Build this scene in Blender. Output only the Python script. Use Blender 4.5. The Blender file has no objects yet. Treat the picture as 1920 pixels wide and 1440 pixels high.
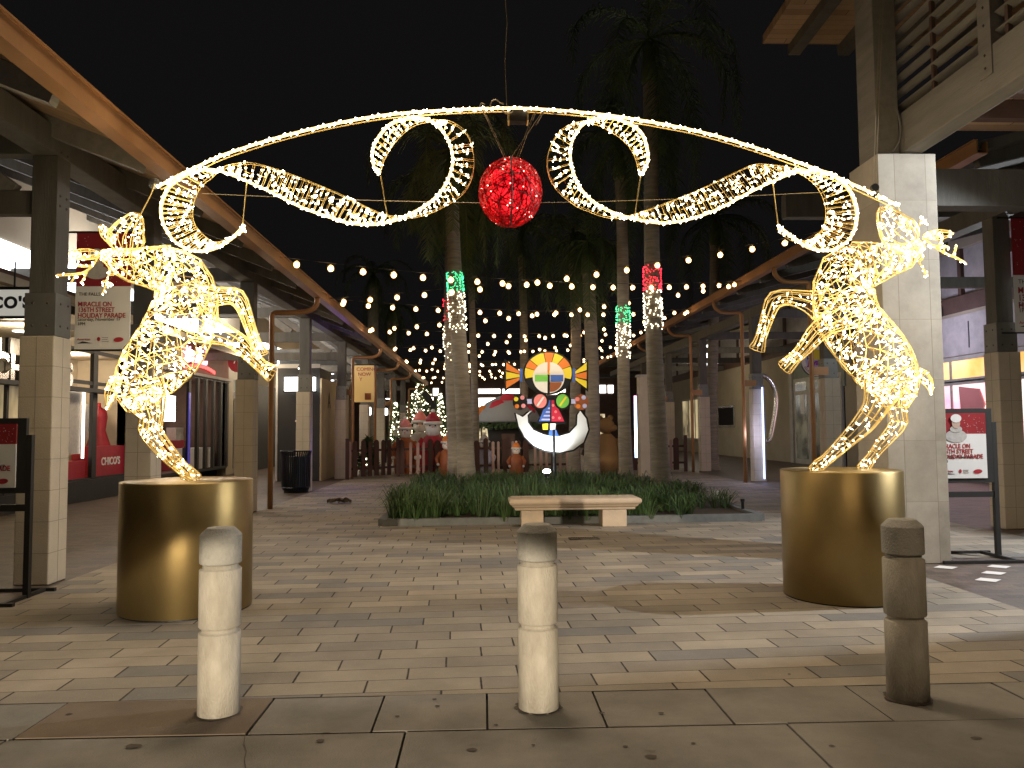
import bpy, math, random
from mathutils import Vector, Matrix, noise
random.seed(7)
V = Vector
sc = bpy.context.scene
col = sc.collection
# ---------------------------------------------------------------- camera
F = 1480.0; EYE = 1.45
RHO = 0.008
_x = -55*math.cos(RHO) - 86*math.sin(RHO); _y = 55*math.sin(RHO) - 86*math.cos(RHO)
YAW = math.atan(-_x/F); PIT = math.atan(-_y/math.hypot(F, _x))
ROT = Matrix.Rotation(-YAW, 3, 'Z') @ Matrix.Rotation(math.pi/2+PIT, 3, 'X') @ Matrix.Rotation(-RHO, 3, 'Z')
cam = bpy.data.cameras.new('camera'); camo = bpy.data.objects.new('camera', cam); col.objects.link(camo)
cam.sensor_width = 36; cam.lens = 36*F/1920; cam.clip_end = 500; cam.clip_start = 0.05
camo.matrix_world = Matrix.Translation((0, 0, EYE)) @ ROT.to_4x4()
sc.camera = camo
C0 = V((0, 0, EYE))
def ray(u, v): return ROT @ V(((u-960)/F, (720-v)/F, -1))
def G(u, v, z=0.0):
    d = ray(u, v); return C0 + d*((z-EYE)/d.z)
def AY(u, v, y):
    d = ray(u, v); return C0 + d*(y/d.y)
def AX(u, v, x):
    d = ray(u, v); return C0 + d*(x/d.x)
# ---------------------------------------------------------------- materials
def nt(m):
    m.use_nodes = True; return m.node_tree.nodes, m.node_tree.links
def mat(name, c, rough=.6, metal=0, var=.18, scale=3.0, bump=.0, bscale=40, spec=.4, dirt=None, stretch=(1,1,1)):
    m = bpy.data.materials.new(name); N, L = nt(m)
    b = N['Principled BSDF']; b.inputs['Roughness'].default_value = rough
    b.inputs['Metallic'].default_value = metal; b.inputs['Specular IOR Level'].default_value = spec
    tc = N.new('ShaderNodeTexCoord'); mp = N.new('ShaderNodeMapping'); mp.inputs['Scale'].default_value = stretch
    L.new(tc.outputs['Object'], mp.inputs['Vector'])
    n = N.new('ShaderNodeTexNoise'); n.inputs['Scale'].default_value = scale; n.inputs['Detail'].default_value = 7
    n.inputs['Roughness'].default_value = .65
    L.new(mp.outputs[0], n.inputs['Vector'])
    r = N.new('ShaderNodeValToRGB'); r.color_ramp.elements[0].position = .3; r.color_ramp.elements[1].position = .7
    lo = dirt if dirt else [x*(1-var) for x in c[:3]]; hi = [min(1, x*(1+var)) for x in c[:3]]
    r.color_ramp.elements[0].color = (*lo[:3], 1); r.color_ramp.elements[1].color = (*hi, 1)
    L.new(n.outputs['Fac'], r.inputs['Fac']); L.new(r.outputs[0], b.inputs['Base Color'])
    if bump:
        n2 = N.new('ShaderNodeTexNoise'); n2.inputs['Scale'].default_value = bscale; n2.inputs['Detail'].default_value = 5
        L.new(mp.outputs[0], n2.inputs['Vector'])
        bp = N.new('ShaderNodeBump'); bp.inputs['Strength'].default_value = bump; bp.inputs['Distance'].default_value = .02
        L.new(n2.outputs['Fac'], bp.inputs['Height']); L.new(bp.outputs[0], b.inputs['Normal'])
    return m
def emis(name, c, s, sample=True):
    m = bpy.data.materials.new(name); N, L = nt(m)
    b = N['Principled BSDF']; b.inputs['Base Color'].default_value = (*[x*.6 for x in c], 1)
    b.inputs['Roughness'].default_value = .3
    b.inputs['Emission Color'].default_value = (*c, 1); b.inputs['Emission Strength'].default_value = s
    if not sample: m.cycles.emission_sampling = 'NONE'
    return m
def lit_interior(name, c1, c2, s, scale=2.0, sx=1.0, sz=1.0):
    """a lit shop interior seen through glass: uneven goods and walls that glow from the lamps inside"""
    m = bpy.data.materials.new(name); N, L = nt(m); b = N['Principled BSDF']
    tc = N.new('ShaderNodeTexCoord'); mp = N.new('ShaderNodeMapping'); mp.inputs['Scale'].default_value = (sx, sx, sz)
    L.new(tc.outputs['Object'], mp.inputs['Vector'])
    n = N.new('ShaderNodeTexNoise'); n.inputs['Scale'].default_value = scale*.8; n.inputs['Detail'].default_value = 4
    L.new(mp.outputs[0], n.inputs['Vector'])
    r = N.new('ShaderNodeValToRGB'); r.color_ramp.elements[0].position = .38; r.color_ramp.elements[1].position = .62
    r.color_ramp.elements[0].color = (*c1, 1); r.color_ramp.elements[1].color = (*c2, 1)
    L.new(n.outputs['Fac'], r.inputs['Fac']); b.inputs['Roughness'].default_value = .15
    L.new(r.outputs[0], b.inputs['Base Color']); L.new(r.outputs[0], b.inputs['Emission Color'])
    b.inputs['Emission Strength'].default_value = s
    return m
def math_node(N, L, op, a, b=None, c=None):
    n = N.new('ShaderNodeMath'); n.operation = op
    for i, x in enumerate((a, b, c)):
        if x is None: continue
        if isinstance(x, (int, float)): n.inputs[i].default_value = x
        else: L.new(x, n.inputs[i])
    return n.outputs[0]
def grid_mat(name, rw, ln, off, cols, mortar, gap=.006, rot=0., rough=.75, bump=.5, speck=True, axes='XY', wear=.25, spec=.3):
    """courses of width rw, units of length ln, each course shifted by off*ln; cols = list of (pos,color)"""
    m = bpy.data.materials.new(name); N, L = nt(m); b = N['Principled BSDF']
    g = N.new('ShaderNodeNewGeometry'); sp = N.new('ShaderNodeSeparateXYZ')
    vr = N.new('ShaderNodeVectorRotate'); vr.inputs['Angle'].default_value = rot; vr.rotation_type = 'Z_AXIS'
    L.new(g.outputs['Position'], vr.inputs['Vector']); L.new(vr.outputs[0], sp.inputs[0])
    X = sp.outputs[axes[0]]; Y = sp.outputs[axes[1]]
    row = math_node(N, L, 'DIVIDE', Y, rw); rf = math_node(N, L, 'FLOOR', row); ry = math_node(N, L, 'FRACT', row)
    xs = math_node(N, L, 'ADD', math_node(N, L, 'DIVIDE', X, ln), math_node(N, L, 'MULTIPLY', rf, off))
    cf = math_node(N, L, 'FLOOR', xs); cx = math_node(N, L, 'FRACT', xs)
    cb = N.new('ShaderNodeCombineXYZ'); L.new(cf, cb.inputs[0]); L.new(rf, cb.inputs[1])
    wn = N.new('ShaderNodeTexWhiteNoise'); wn.noise_dimensions = '2D'; L.new(cb.outputs[0], wn.inputs['Vector'])
    ramp = N.new('ShaderNodeValToRGB'); ramp.color_ramp.interpolation = 'CONSTANT'
    el = ramp.color_ramp.elements
    while len(el) < len(cols): el.new(.5)
    for e, (p, c) in zip(el, cols): e.position = p; e.color = (*c, 1)
    L.new(wn.outputs['Value'], ramp.inputs['Fac'])
    # edge distance
    dx = math_node(N, L, 'MULTIPLY', math_node(N, L, 'MINIMUM', cx, math_node(N, L, 'SUBTRACT', 1., cx)), ln)
    dy = math_node(N, L, 'MULTIPLY', math_node(N, L, 'MINIMUM', ry, math_node(N, L, 'SUBTRACT', 1., ry)), rw)
    dy2 = math_node(N, L, 'MULTIPLY', dy, 1.9)
    d = math_node(N, L, 'MINIMUM', dx, dy2)
    nw = N.new('ShaderNodeTexNoise'); nw.inputs['Scale'].default_value = 22; L.new(g.outputs['Position'], nw.inputs['Vector'])
    d = math_node(N, L, 'ADD', d, math_node(N, L, 'MULTIPLY', math_node(N, L, 'SUBTRACT', nw.outputs['Fac'], .5), gap*.8))
    mr = N.new('ShaderNodeMapRange'); L.new(d, mr.inputs[0]); mr.inputs[1].default_value = gap*.5; mr.inputs[2].default_value = gap*1.15
    mx = N.new('ShaderNodeMix'); mx.data_type = 'RGBA'; L.new(mr.outputs[0], mx.inputs[0])
    mx.inputs[6].default_value = (*mortar, 1)
    # wear noise
    n = N.new('ShaderNodeTexNoise'); n.inputs['Scale'].default_value = 1.7; n.inputs['Detail'].default_value = 9; n.inputs['Roughness'].default_value = .7
    L.new(g.outputs['Position'], n.inputs['Vector'])
    mw = N.new('ShaderNodeMapRange'); L.new(n.outputs['Fac'], mw.inputs[0]); mw.inputs[1].default_value = .3; mw.inputs[2].default_value = .7
    mw.inputs[3].default_value = 1-wear; mw.inputs[4].default_value = 1+wear*.5
    wv = N.new('ShaderNodeVectorMath'); wv.operation = 'SCALE'; L.new(ramp.outputs[0], wv.inputs[0]); L.new(mw.outputs[0], wv.inputs['Scale'])
    last = wv.outputs[0]
    if speck:
        nb = N.new('ShaderNodeTexNoise'); nb.inputs['Scale'].default_value = 85; nb.inputs['Detail'].default_value = 3
        L.new(g.outputs['Position'], nb.inputs['Vector'])
        th = N.new('ShaderNodeMapRange'); L.new(nb.outputs['Fac'], th.inputs[0]); th.inputs[1].default_value = .66; th.inputs[2].default_value = .74
        th.inputs[4].default_value = .5
        mk = N.new('ShaderNodeMix'); mk.data_type = 'RGBA'; L.new(th.outputs[0], mk.inputs[0]); L.new(last, mk.inputs[6])
        mk.inputs[7].default_value = (.55, .5, .44, 1); last = mk.outputs[2]
        nf = N.new('ShaderNodeTexNoise'); nf.inputs['Scale'].default_value = 160; L.new(g.outputs['Position'], nf.inputs['Vector'])
        mf = N.new('ShaderNodeMapRange'); L.new(nf.outputs['Fac'], mf.inputs[0]); mf.inputs[3].default_value = .7; mf.inputs[4].default_value = 1.3
        sv = N.new('ShaderNodeVectorMath'); sv.operation = 'SCALE'; L.new(last, sv.inputs[0]); L.new(mf.outputs[0], sv.inputs['Scale']); last = sv.outputs[0]
    L.new(last, mx.inputs[7]); L.new(mx.outputs[2], b.inputs['Base Color'])
    rr = math_node(N, L, 'ADD', math_node(N, L, 'MULTIPLY', n.outputs['Fac'], .3), rough-.15); L.new(rr, b.inputs['Roughness'])
    b.inputs['Specular IOR Level'].default_value = spec
    hh = math_node(N, L, 'ADD', mr.outputs[0], math_node(N, L, 'MULTIPLY', wn.outputs['Value'], .35))
    hh = math_node(N, L, 'ADD', hh, math_node(N, L, 'MULTIPLY', nw.outputs['Fac'], .15))
    bp = N.new('ShaderNodeBump'); bp.inputs['Strength'].default_value = bump; bp.inputs['Distance'].default_value = .006
    L.new(hh, bp.inputs['Height']); L.new(bp.outputs[0], b.inputs['Normal'])
    return m
M = {}
M['paver'] = grid_mat('plaza pavers', .215, .655, -.345,
    [(0, (.30, .26, .205)), (.22, (.25, .22, .18)), (.38, (.34, .295, .235)), (.62, (.275, .24, .195)), (.80, (.20, .188, .172)), (.9, (.235, .21, .178))],
    (.03, .024, .018), gap=.0062, rot=math.radians(-2.2), bump=.8)
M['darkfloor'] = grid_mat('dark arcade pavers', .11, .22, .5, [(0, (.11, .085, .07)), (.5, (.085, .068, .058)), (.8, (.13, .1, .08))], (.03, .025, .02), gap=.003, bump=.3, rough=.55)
M['stucco'] = mat('cream stucco', (.50, .43, .33), .85, var=.1, scale=2.2, bump=.25, bscale=60)
M['stucco_wall'] = mat('beige wall render', (.36, .31, .23), .85, var=.12, scale=.8, bump=.15, bscale=50)
M['tile_joint'] = mat('tile joint', (.22, .19, .15), .9)
M['timber'] = mat('grey stained timber', (.10, .093, .08), .7, var=.22, scale=2.5, bump=.25, bscale=25, stretch=(3, 3, .5))
M['timber_l'] = mat('pale grey painted timber', (.215, .20, .175), .7, var=.2, scale=3, bump=.3, bscale=20, stretch=(3, .4, 3))
M['steel'] = mat('painted steel bracket', (.16, .155, .14), .5, .3, var=.15)
M['bolt'] = mat('rusty bolt', (.08, .06, .045), .6, .5)
M['copper'] = mat('copper brown gutter', (.33, .165, .065), .45, .25, var=.2, scale=1.2, bump=.05)
M['plank'] = grid_mat('roof planks', .14, 3.0, .37, [(0, (.40, .26, .15)), (.3, (.46, .31, .18)), (.6, (.34, .21, .12)), (.8, (.42, .29, .18))], (.05, .03, .02), gap=.006, bump=.5, speck=False)
M['stone'] = grid_mat('stone cladding', .65, .345, 0., [(0, (.42, .38, .315)), (.5, (.385, .345, .285)), (.8, (.445, .40, .335))], (.24, .2, .15), gap=.0035, bump=.15, speck=False, axes='XZ', wear=.3, rough=.6)
M['concrete'] = mat('bollard concrete', (.47, .44, .38), .9, var=.12, scale=9, bump=.35, bscale=140, dirt=(.33, .30, .25), stretch=(1, 1, .35))
M['concrete_shade'] = mat('shaded bollard cap', (.34, .33, .30), .9, var=.25, scale=6, bump=.45, bscale=90)  # bollard top above the headlamp beam, its shade put into the colour
M['slab'] = mat('sidewalk slab', (.235, .22, .195), .8, var=.15, scale=1.1, bump=.3, bscale=120, dirt=(.125, .115, .10))
M['slab_b'] = mat('brown slab', (.15, .115, .085), .85, var=.2, scale=2, bump=.3, bscale=100)
M['asph'] = mat('dark joint bed', (.018, .016, .013), .95)
M['bench'] = mat('cast stone bench', (.50, .40, .30), .8, var=.12, scale=5, bump=.3, bscale=80)
M['kerb'] = mat('grey kerb', (.15, .155, .15), .8, var=.2, scale=5, bump=.3, bscale=80)
M['soil'] = mat('soil', (.045, .032, .02), .95, bump=.6, bscale=30)
M['gold'] = mat('gold drum paint', (.345, .25, .105), .42, .85, var=.1, scale=2.5, bump=.10, bscale=260)
_n, _l = M['gold'].node_tree.nodes, M['gold'].node_tree.links
_t = _n.new('ShaderNodeTangent'); _t.direction_type = 'RADIAL'; _t.axis = 'Z'; _b = _n['Principled BSDF']
_l.new(_t.outputs[0], _b.inputs['Tangent']); _b.inputs['Anisotropic'].default_value = .75; _b.inputs['Anisotropic Rotation'].default_value = 0.25
M['wire'] = mat('gold wire', (.96, .72, .28), .32, .2, var=.05)
M['cable'] = mat('cable', (.30, .24, .15), .5, .4)
M['wire_dark'] = mat('bronze tie cable', (.16, .09, .03), .6, .2)
M['black'] = mat('black metal', (.012, .012, .013), .4, .2)
M['blackmatt'] = mat('black frame', (.02, .019, .018), .6)
M['trash'] = mat('navy black slats', (.008, .009, .016), .35, .3)
M['bulb'] = emis('fairy bulb', (1, .86, .58), 11)
M['bulb_dim'] = emis('cool fairy bulb', (.92, .92, 1), 14)
M['rope'] = emis('rope light tube', (1, .66, .26), 3)
M['bead'] = emis('rope light bead', (1, .88, .62), 9)
M['festoon'] = emis('festoon bulb', (1, .74, .42), 26)
M['bulbglass_halo'] = m_ = bpy.data.materials.new('warm bulb glass halo'); _n, _l = nt(m_); _b = _n['Principled BSDF']  # glass shell glows orange to imitate the halo round each bulb
_b.inputs['Base Color'].default_value = (.9, .6, .3, 1); _b.inputs['Alpha'].default_value = .45; _b.inputs['Emission Color'].default_value = (1, .50, .17, 1); _b.inputs['Emission Strength'].default_value = .9
M['fgreen'] = emis('green bulb', (.08, 1, .38), 3)
M['fred'] = emis('red bulb', (1, .03, .06), 3.5)
M['fwhite'] = emis('warm white bulb', (1, .87, .6), 8)
M['ballred'] = mat('red twine', (.62, .012, .018), .55, var=.15)
M['ballemit'] = lit_interior('red ball lamp', (.28, .003, .006), (.95, .014, .022), 2.6, 11)
M['ballbulb'] = emis('red ball bulb', (1, .25, .2), 18)
M['bark'] = mat('palm bark', (.27, .235, .185), .9, var=.2, scale=3, bump=.5, bscale=12, stretch=(1, 1, 7), dirt=(.17, .15, .115))
M['shaft'] = mat('palm crownshaft', (.10, .13, .06), .6, var=.2)
M['frond'] = mat('palm leaf', (.055, .085, .03), .6, var=.35, scale=1)
M['frond2'] = mat('palm leaf dry', (.10, .11, .03), .6, var=.35, scale=1)
M['grass'] = mat('lilyturf', (.05, .092, .026), .55, var=.45, scale=5)
M['wallred'] = mat('red fascia', (.17, .045, .03), .6)
M['brownband'] = mat('brown timber band', (.105, .06, .045), .7, var=.2)
M['white'] = mat('white paint', (.72, .71, .68), .5, var=.04)
M['offwhite'] = mat('poster white', (.68, .67, .66), .4, var=.03)
M['redp'] = mat('poster red', (.26, .02, .025), .45, var=.15)
M['redt'] = mat('red print', (.34, .022, .035), .5)
M['dkt'] = mat('dark print', (.04, .04, .045), .5)
M['skin'] = mat('poster face', (.45, .32, .26), .6)
M['grey'] = mat('poster knit', (.42, .40, .38), .8, scale=20)
M['glass'] = mat('dark shop glass', (.02, .022, .024), .08, spec=.7)
M['silver'] = mat('brushed silver', (.62, .60, .56), .25, .8)
M['frame_p'] = mat('pale door frame', (.40, .38, .34), .6)
M['purplew'] = mat('pale panel', (.42, .39, .38), .7)
M['sage'] = mat('sage panel', (.20, .23, .19), .7)
M['ply'] = mat('hoarding plywood', (.42, .33, .19), .7, var=.1)
def flat(n, c, r=.5): M[n] = mat(n, c, r, var=.04)
flat('orange', (.78, .22, .03)); flat('yellow', (.85, .68, .04)); flat('blue', (.05, .13, .45)); flat('red', (.55, .02, .05))
flat('pink', (.85, .25, .22)); flat('green', (.18, .55, .08)); flat('lilac', (.5, .5, .72)); flat('brown', (.30, .09, .03)); flat('cream', (.80, .76, .68))
flat('rosep', (.80, .30, .30)); flat('picketp', (.40, .27, .24), .8); flat('picketb', (.06, .025, .018), .7); flat('darkstone', (.035, .03, .025), .9)
flat('snow', (.33, .35, .36), .9); flat('fur', (.30, .17, .07), .95); flat('leafg', (.05, .09, .03), .7)
# ---------------------------------------------------------------- mesh builder
ORG = {}
class MB:
    def __init__(s): s.v = []; s.f = []; s.m = []
    def add(s, vs, fs, mi=0):
        o = len(s.v); s.v += [tuple(x) for x in vs]
        s.f += [tuple(i+o for i in f) for f in fs]; s.m += [mi]*len(fs); return s
    def hexa(s, p, mi=0):
        return s.add(p, [(0, 3, 2, 1), (4, 5, 6, 7), (0, 1, 5, 4), (1, 2, 6, 5), (2, 3, 7, 6), (3, 0, 4, 7)], mi)
    def box(s, x0, x1, y0, y1, z0, z1, mi=0):
        return s.hexa([(x0, y0, z0), (x1, y0, z0), (x1, y1, z0), (x0, y1, z0), (x0, y0, z1), (x1, y0, z1), (x1, y1, z1), (x0, y1, z1)], mi)
    def beam(s, a, b, w, h, up=V((0, 0, 1)), mi=0):
        a = V(a); b = V(b); t = (b-a).normalized(); sd = t.cross(up)
        sd = sd.normalized() if sd.length > 1e-5 else V((1, 0, 0)); u = sd.cross(t)
        r = [(-1, -1), (1, -1), (1, 1), (-1, 1)]
        return s.hexa([a+sd*w/2*i+u*h/2*j for i, j in r] + [b+sd*w/2*i+u*h/2*j for i, j in r], mi)
    def tube(s, path, r, n=5, mi=0, cap=True, closed=False):
        P = [V(p) for p in path]; k = len(P)
        R = r if isinstance(r, (list, tuple)) else [r]*k
        ref = V((0, 0, 1)); vs = []; prev = None
        for i in range(k):
            if closed: t = P[(i+1) % k]-P[i-1]
            else: t = P[min(i+1, k-1)]-P[max(i-1, 0)]
            t = t.normalized() if t.length > 1e-9 else V((0, 0, 1))
            if prev is None:
                a = t.cross(ref)
                if a.length < .1: a = t.cross(V((1, 0, 0)))
                a.normalize()
            else:
                a = prev - t*prev.dot(t)
                a = a.normalized() if a.length > 1e-6 else t.cross(V((1, 0, 0))).normalized()
            prev = a; b = t.cross(a)
            for j in range(n):
                an = 2*math.pi*j/n; vs.append(P[i]+(a*math.cos(an)+b*math.sin(an))*R[i])
        fs = []
        for i in range(k if closed else k-1):
            i2 = (i+1) % k
            for j in range(n): j2 = (j+1) % n; fs.append((i*n+j, i*n+j2, i2*n+j2, i2*n+j))
        if cap and not closed:
            fs.append(tuple(range(n-1, -1, -1))); fs.append(tuple((k-1)*n+j for j in range(n)))
        return s.add(vs, fs, mi)
    def seg(s, a, b, r, mi=0):   # 3 sided wire
        a = V(a); b = V(b); t = b-a
        if t.length < 1e-5: return s
        t.normalize(); x = t.cross(V((.3, .2, 1))).normalized(); y = t.cross(x); vs = []
        for p in (a, b):
            for j in range(3):
                an = 2.0944*j; vs.append(p+(x*math.cos(an)+y*math.sin(an))*r)
        return s.add(vs, [(0, 1, 4, 3), (1, 2, 5, 4), (2, 0, 3, 5)], mi)
    def octa(s, c, r, l=None, ax=None, mi=0):
        c = V(c); ax = V(ax).normalized() if ax is not None else V((0, 0, 1)); l = l or r
        x = ax.cross(V((.31, .9, .2))).normalized(); y = ax.cross(x)
        return s.add([c+x*r, c+y*r, c-x*r, c-y*r, c+ax*l, c-ax*l],
                     [(0, 1, 4), (1, 2, 4), (2, 3, 4), (3, 0, 4), (1, 0, 5), (2, 1, 5), (3, 2, 5), (0, 3, 5)], mi)
    def ell(s, c, rx, ry, rz, nu=16, nv=10, mi=0, jit=0, z0=-1.):
        c = V(c); vs = []; fs = []
        for i in range(nv+1):
            ph = math.pi*i/nv - math.pi/2
            for j in range(nu):
                th = 2*math.pi*j/nu; k = 1+random.uniform(-jit, jit)
                vs.append(c+V((rx*math.cos(ph)*math.cos(th)*k, ry*math.cos(ph)*math.sin(th)*k, rz*max(z0, math.sin(ph))*k)))
        for i in range(nv):
            for j in range(nu): j2 = (j+1) % nu; fs.append((i*nu+j, i*nu+j2, (i+1)*nu+j2, (i+1)*nu+j))
        return s.add(vs, fs, mi)
    def lathe(s, c, prof, n=40, mi=0, cap=True):
        c = V(c); vs = []; fs = []
        for r, z in prof:
            for j in range(n): th = 2*math.pi*j/n; vs.append(c+V((r*math.cos(th), r*math.sin(th), z)))
        for i in range(len(prof)-1):
            for j in range(n): j2 = (j+1) % n; fs.append((i*n+j, i*n+j2, (i+1)*n+j2, (i+1)*n+j))
        if cap: fs.append(tuple(range(n-1, -1, -1))); fs.append(tuple((len(prof)-1)*n+j for j in range(n)))
        return s.add(vs, fs, mi)
    def prism(s, pts, th, mi=0):
        """polygon pts (3D, coplanar) extruded by vector th"""
        pts = [V(p) for p in pts]; n = len(pts); th = V(th)
        fs = [tuple(range(n)), tuple(range(2*n-1, n-1, -1))] + [(i, i+n, (i+1) % n+n, (i+1) % n) for i in range(n)]
        return s.add(pts+[p+th for p in pts], fs, mi)
    def build(s, name, m, parent=None, smooth=False, base=None, bevel=0):
        me = bpy.data.meshes.new(name)
        o = bpy.data.objects.new(name, me); col.objects.link(o)
        org = V((0, 0, 0))
        if parent is not None: org = ORG[parent.name]; o.parent = parent
        elif base is not None: org = V(base); o.location = org
        ORG[o.name] = org
        me.from_pydata([tuple(V(p)-org) for p in s.v], [], s.f)
        ms = m if isinstance(m, (list, tuple)) else [m]
        for q in ms: me.materials.append(M[q])
        if len(ms) > 1: me.polygons.foreach_set('material_index', s.m)
        if smooth: me.polygons.foreach_set('use_smooth', [True]*len(me.polygons))
        me.update()
        if bevel:
            b = o.modifiers.new('edge', 'BEVEL'); b.width = bevel; b.segments = 2; b.limit_method = 'ANGLE'
        return o
def tag(o, label=None, cat=None, group=None, kind=None):
    if label: o['label'] = label
    if cat: o['category'] = cat
    if group: o['group'] = group
    if kind: o['kind'] = kind
    return o
def thing(name, label, cat, base, group=None):
    o = bpy.data.objects.new(name, None); col.objects.link(o); o.location = V(base); o.empty_display_size = .2
    ORG[o.name] = V(base); return tag(o, label, cat, group)
def text(s, size, origin, right, up, m, parent, name='lettering', depth=.004, align='LEFT', shear=0, spacing=1.0, sx=1.0, offset=0.0, linesp=1.0):
    cu = bpy.data.curves.new('t', 'FONT'); cu.body = s; cu.size = size; cu.extrude = depth/2; cu.align_x = align; cu.shear = shear
    cu.space_character = spacing; cu.offset = offset; cu.space_line = linesp
    tmp = bpy.data.objects.new('t', cu); col.objects.link(tmp)
    dg = bpy.context.evaluated_depsgraph_get(); me = bpy.data.meshes.new_from_object(tmp.evaluated_get(dg))
    bpy.data.objects.remove(tmp)
    right = V(right).normalized(); up = V(up).normalized(); n = right.cross(up)
    mm = Matrix((right, up, n)).transposed().to_4x4(); mm.translation = V(origin)-ORG[parent.name]
    me.transform(mm @ Matrix.Diagonal((sx, 1, 1, 1)))
    me.materials.clear(); me.materials.append(M[m]); me.name = name
    o = bpy.data.objects.new(name, me); col.objects.link(o); o.parent = parent; ORG[o.name] = ORG[parent.name]; return o
def smoothpath(pts, step):
    """Catmull-Rom through pts (tuples of floats), resampled about every step (units of first 3 coords)"""
    P = [tuple(p) for p in pts]; out = []
    for i in range(len(P)-1):
        p0 = P[max(i-1, 0)]; p1 = P[i]; p2 = P[i+1]; p3 = P[min(i+2, len(P)-1)]
        d = math.sqrt(sum((a-b)**2 for a, b in zip(p1[:3], p2[:3]))); n = max(1, int(round(d/step)))
        for k in range(n):
            t = k/n
            out.append(tuple(.5*((2*b)+(-a+c)*t+(2*a-5*b+4*c-e)*t*t+(-a+3*b-3*c+e)*t**3) for a, b, c, e in zip(p0, p1, p2, p3)))
    out.append(P[-1]); return out
def rv(): return V((random.gauss(0, 1), random.gauss(0, 1), random.gauss(0, 1))).normalized()
# ================================================================ GROUND
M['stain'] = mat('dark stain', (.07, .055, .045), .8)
tag(MB().box(-150, 150, -30, 200, -.6, -.03).build('ground', 'asph'), kind='structure')
b = MB(); _a, _b2 = G(0, 1320), G(1920, 1278); TL = (_b2.y-_a.y)/(_b2.x-_a.x); YS0 = _a.y-_a.x*TL                                  # front edge of the paver field
b.add([(-4.1, YS0-4.1*TL, 0), (4.25, YS0+4.25*TL, 0), (4.25, 8.6, 0), (-4.1, 8.6, 0), (-4.1, 58, 0), (7.05, 58, 0), (7.05, 8.6, 0), (-9, YS0-9*TL, -.001), (-9, 6.2, -.001), (-4.1, 6.2, -.001)],
      [(0, 1, 2, 3), (3, 2, 6, 5, 4), (7, 0, 9, 8)])
tag(b.build('plaza_paving', 'paver'), kind='structure')
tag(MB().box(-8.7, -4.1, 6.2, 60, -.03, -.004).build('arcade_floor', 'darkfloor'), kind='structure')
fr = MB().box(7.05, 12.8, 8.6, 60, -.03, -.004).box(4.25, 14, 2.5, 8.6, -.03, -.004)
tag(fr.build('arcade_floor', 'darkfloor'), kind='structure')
# pale square tiles set in the dark floor
tb = MB()
for i in range(7):
    for j in range(7):
        x = 4.75+i*.56+(j % 2)*.28; y = 6.0+j*.34
        if y < 8.4: tb.add([(x-.13, y, .002), (x, y-.11, .002), (x+.13, y, .002), (x, y+.11, .002)], [(0, 1, 2, 3)])
tag(tb.build('floor_tiles', 'offwhite'), kind='structure')
# sidewalk slabs in front (each slab modelled, open joints)
b = MB(); gp = .006
def slab(x0, x1, y0, y1, mi=0):
    z = random.uniform(-.003, .003)
    b.hexa([sk(q_) for q_ in [(x0+gp, y0+gp*2.4, -.03), (x1-gp, y0+gp*2.4, -.03), (x1-gp, y1-gp, -.03), (x0+gp, y1-gp, -.03),
            (x0+gp, y0+gp*2.4, z), (x1-gp, y0+gp*2.4, z), (x1-gp, y1-gp, z), (x0+gp, y1-gp, z)]], mi)
_c, _d = G(0, 1387), G(1920, 1348); TS = (_d.y-_c.y)/(_d.x-_c.x); yl = _c.y-_c.x*TS
def sk(p):
    k = min(1, max(0, (p[1]-yl)/(YS0-yl))); return (p[0], p[1]+p[0]*(TS+(TL-TS)*k), p[2])
xs1 = [G(u, 1375).x for u in (-560, -260, 40, 463, 695, 914, 1144, 1393, 1710, 2050, 2400)]
for i in range(len(xs1)-1): slab(xs1[i], xs1[i+1], yl, YS0+.002, 1 if i == 2 else 0)
xs2 = [G(u, 1372).x for u in (-750, 35, 760, 1490, 2240)]
for i in range(len(xs2)-1): slab(xs2[i], xs2[i+1], yl-1.5, yl)
for i in range(8): slab(-7+i*1.9, -7+(i+1)*1.9, yl-3.1, yl-1.5)
slab(-9, xs1[0], yl-1.5, YS0+.002); slab(xs1[-1], 9, yl-1.5, YS0+.002)
for (u, v, r) in ((745, 1344, .012), (885, 1407, .02), (1128, 1338, .013), (1480, 1265, .01), (1220, 1420, .025), (1172, 1401, .012), (1240, 1338, .015), (815, 1312, .01), (600, 1390, .018), (1830, 1385, .02), (1300, 1395, .01), (250, 1400, .03), (1000, 1398, .009), (820, 1325, .012), (130, 1340, .014), (1560, 1400, .012), (930, 1360, .01)):
    q = G(u, v); n = 9; b.add([(q.x+r*1.3*random.uniform(.7, 1.1)*math.cos(i*6.283/n), q.y+r*random.uniform(.7, 1.1)*math.sin(i*6.283/n), .0042) for i in range(n)], [tuple(range(n))], 2)
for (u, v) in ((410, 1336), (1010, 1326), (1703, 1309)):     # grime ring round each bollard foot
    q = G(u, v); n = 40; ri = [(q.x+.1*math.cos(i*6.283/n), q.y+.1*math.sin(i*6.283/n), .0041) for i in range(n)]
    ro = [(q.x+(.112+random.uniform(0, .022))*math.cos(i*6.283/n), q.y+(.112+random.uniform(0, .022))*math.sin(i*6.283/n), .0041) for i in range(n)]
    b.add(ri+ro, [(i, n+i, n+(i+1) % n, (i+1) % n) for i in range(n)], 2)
cr = [G(460, 1378), G(457, 1395), G(462, 1410), G(458, 1425), G(461, 1445)]
for i in range(4): a, c_ = cr[i], cr[i+1]; b.add([(a.x-.002, a.y, .0043), (a.x+.002, a.y, .0043), (c_.x+.002, c_.y, .0043), (c_.x-.002, c_.y, .0043)], [(0, 1, 2, 3)], 2)
o = b.build('sidewalk', ['slab', 'slab_b', 'stain']); tag(o, kind='structure')
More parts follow.
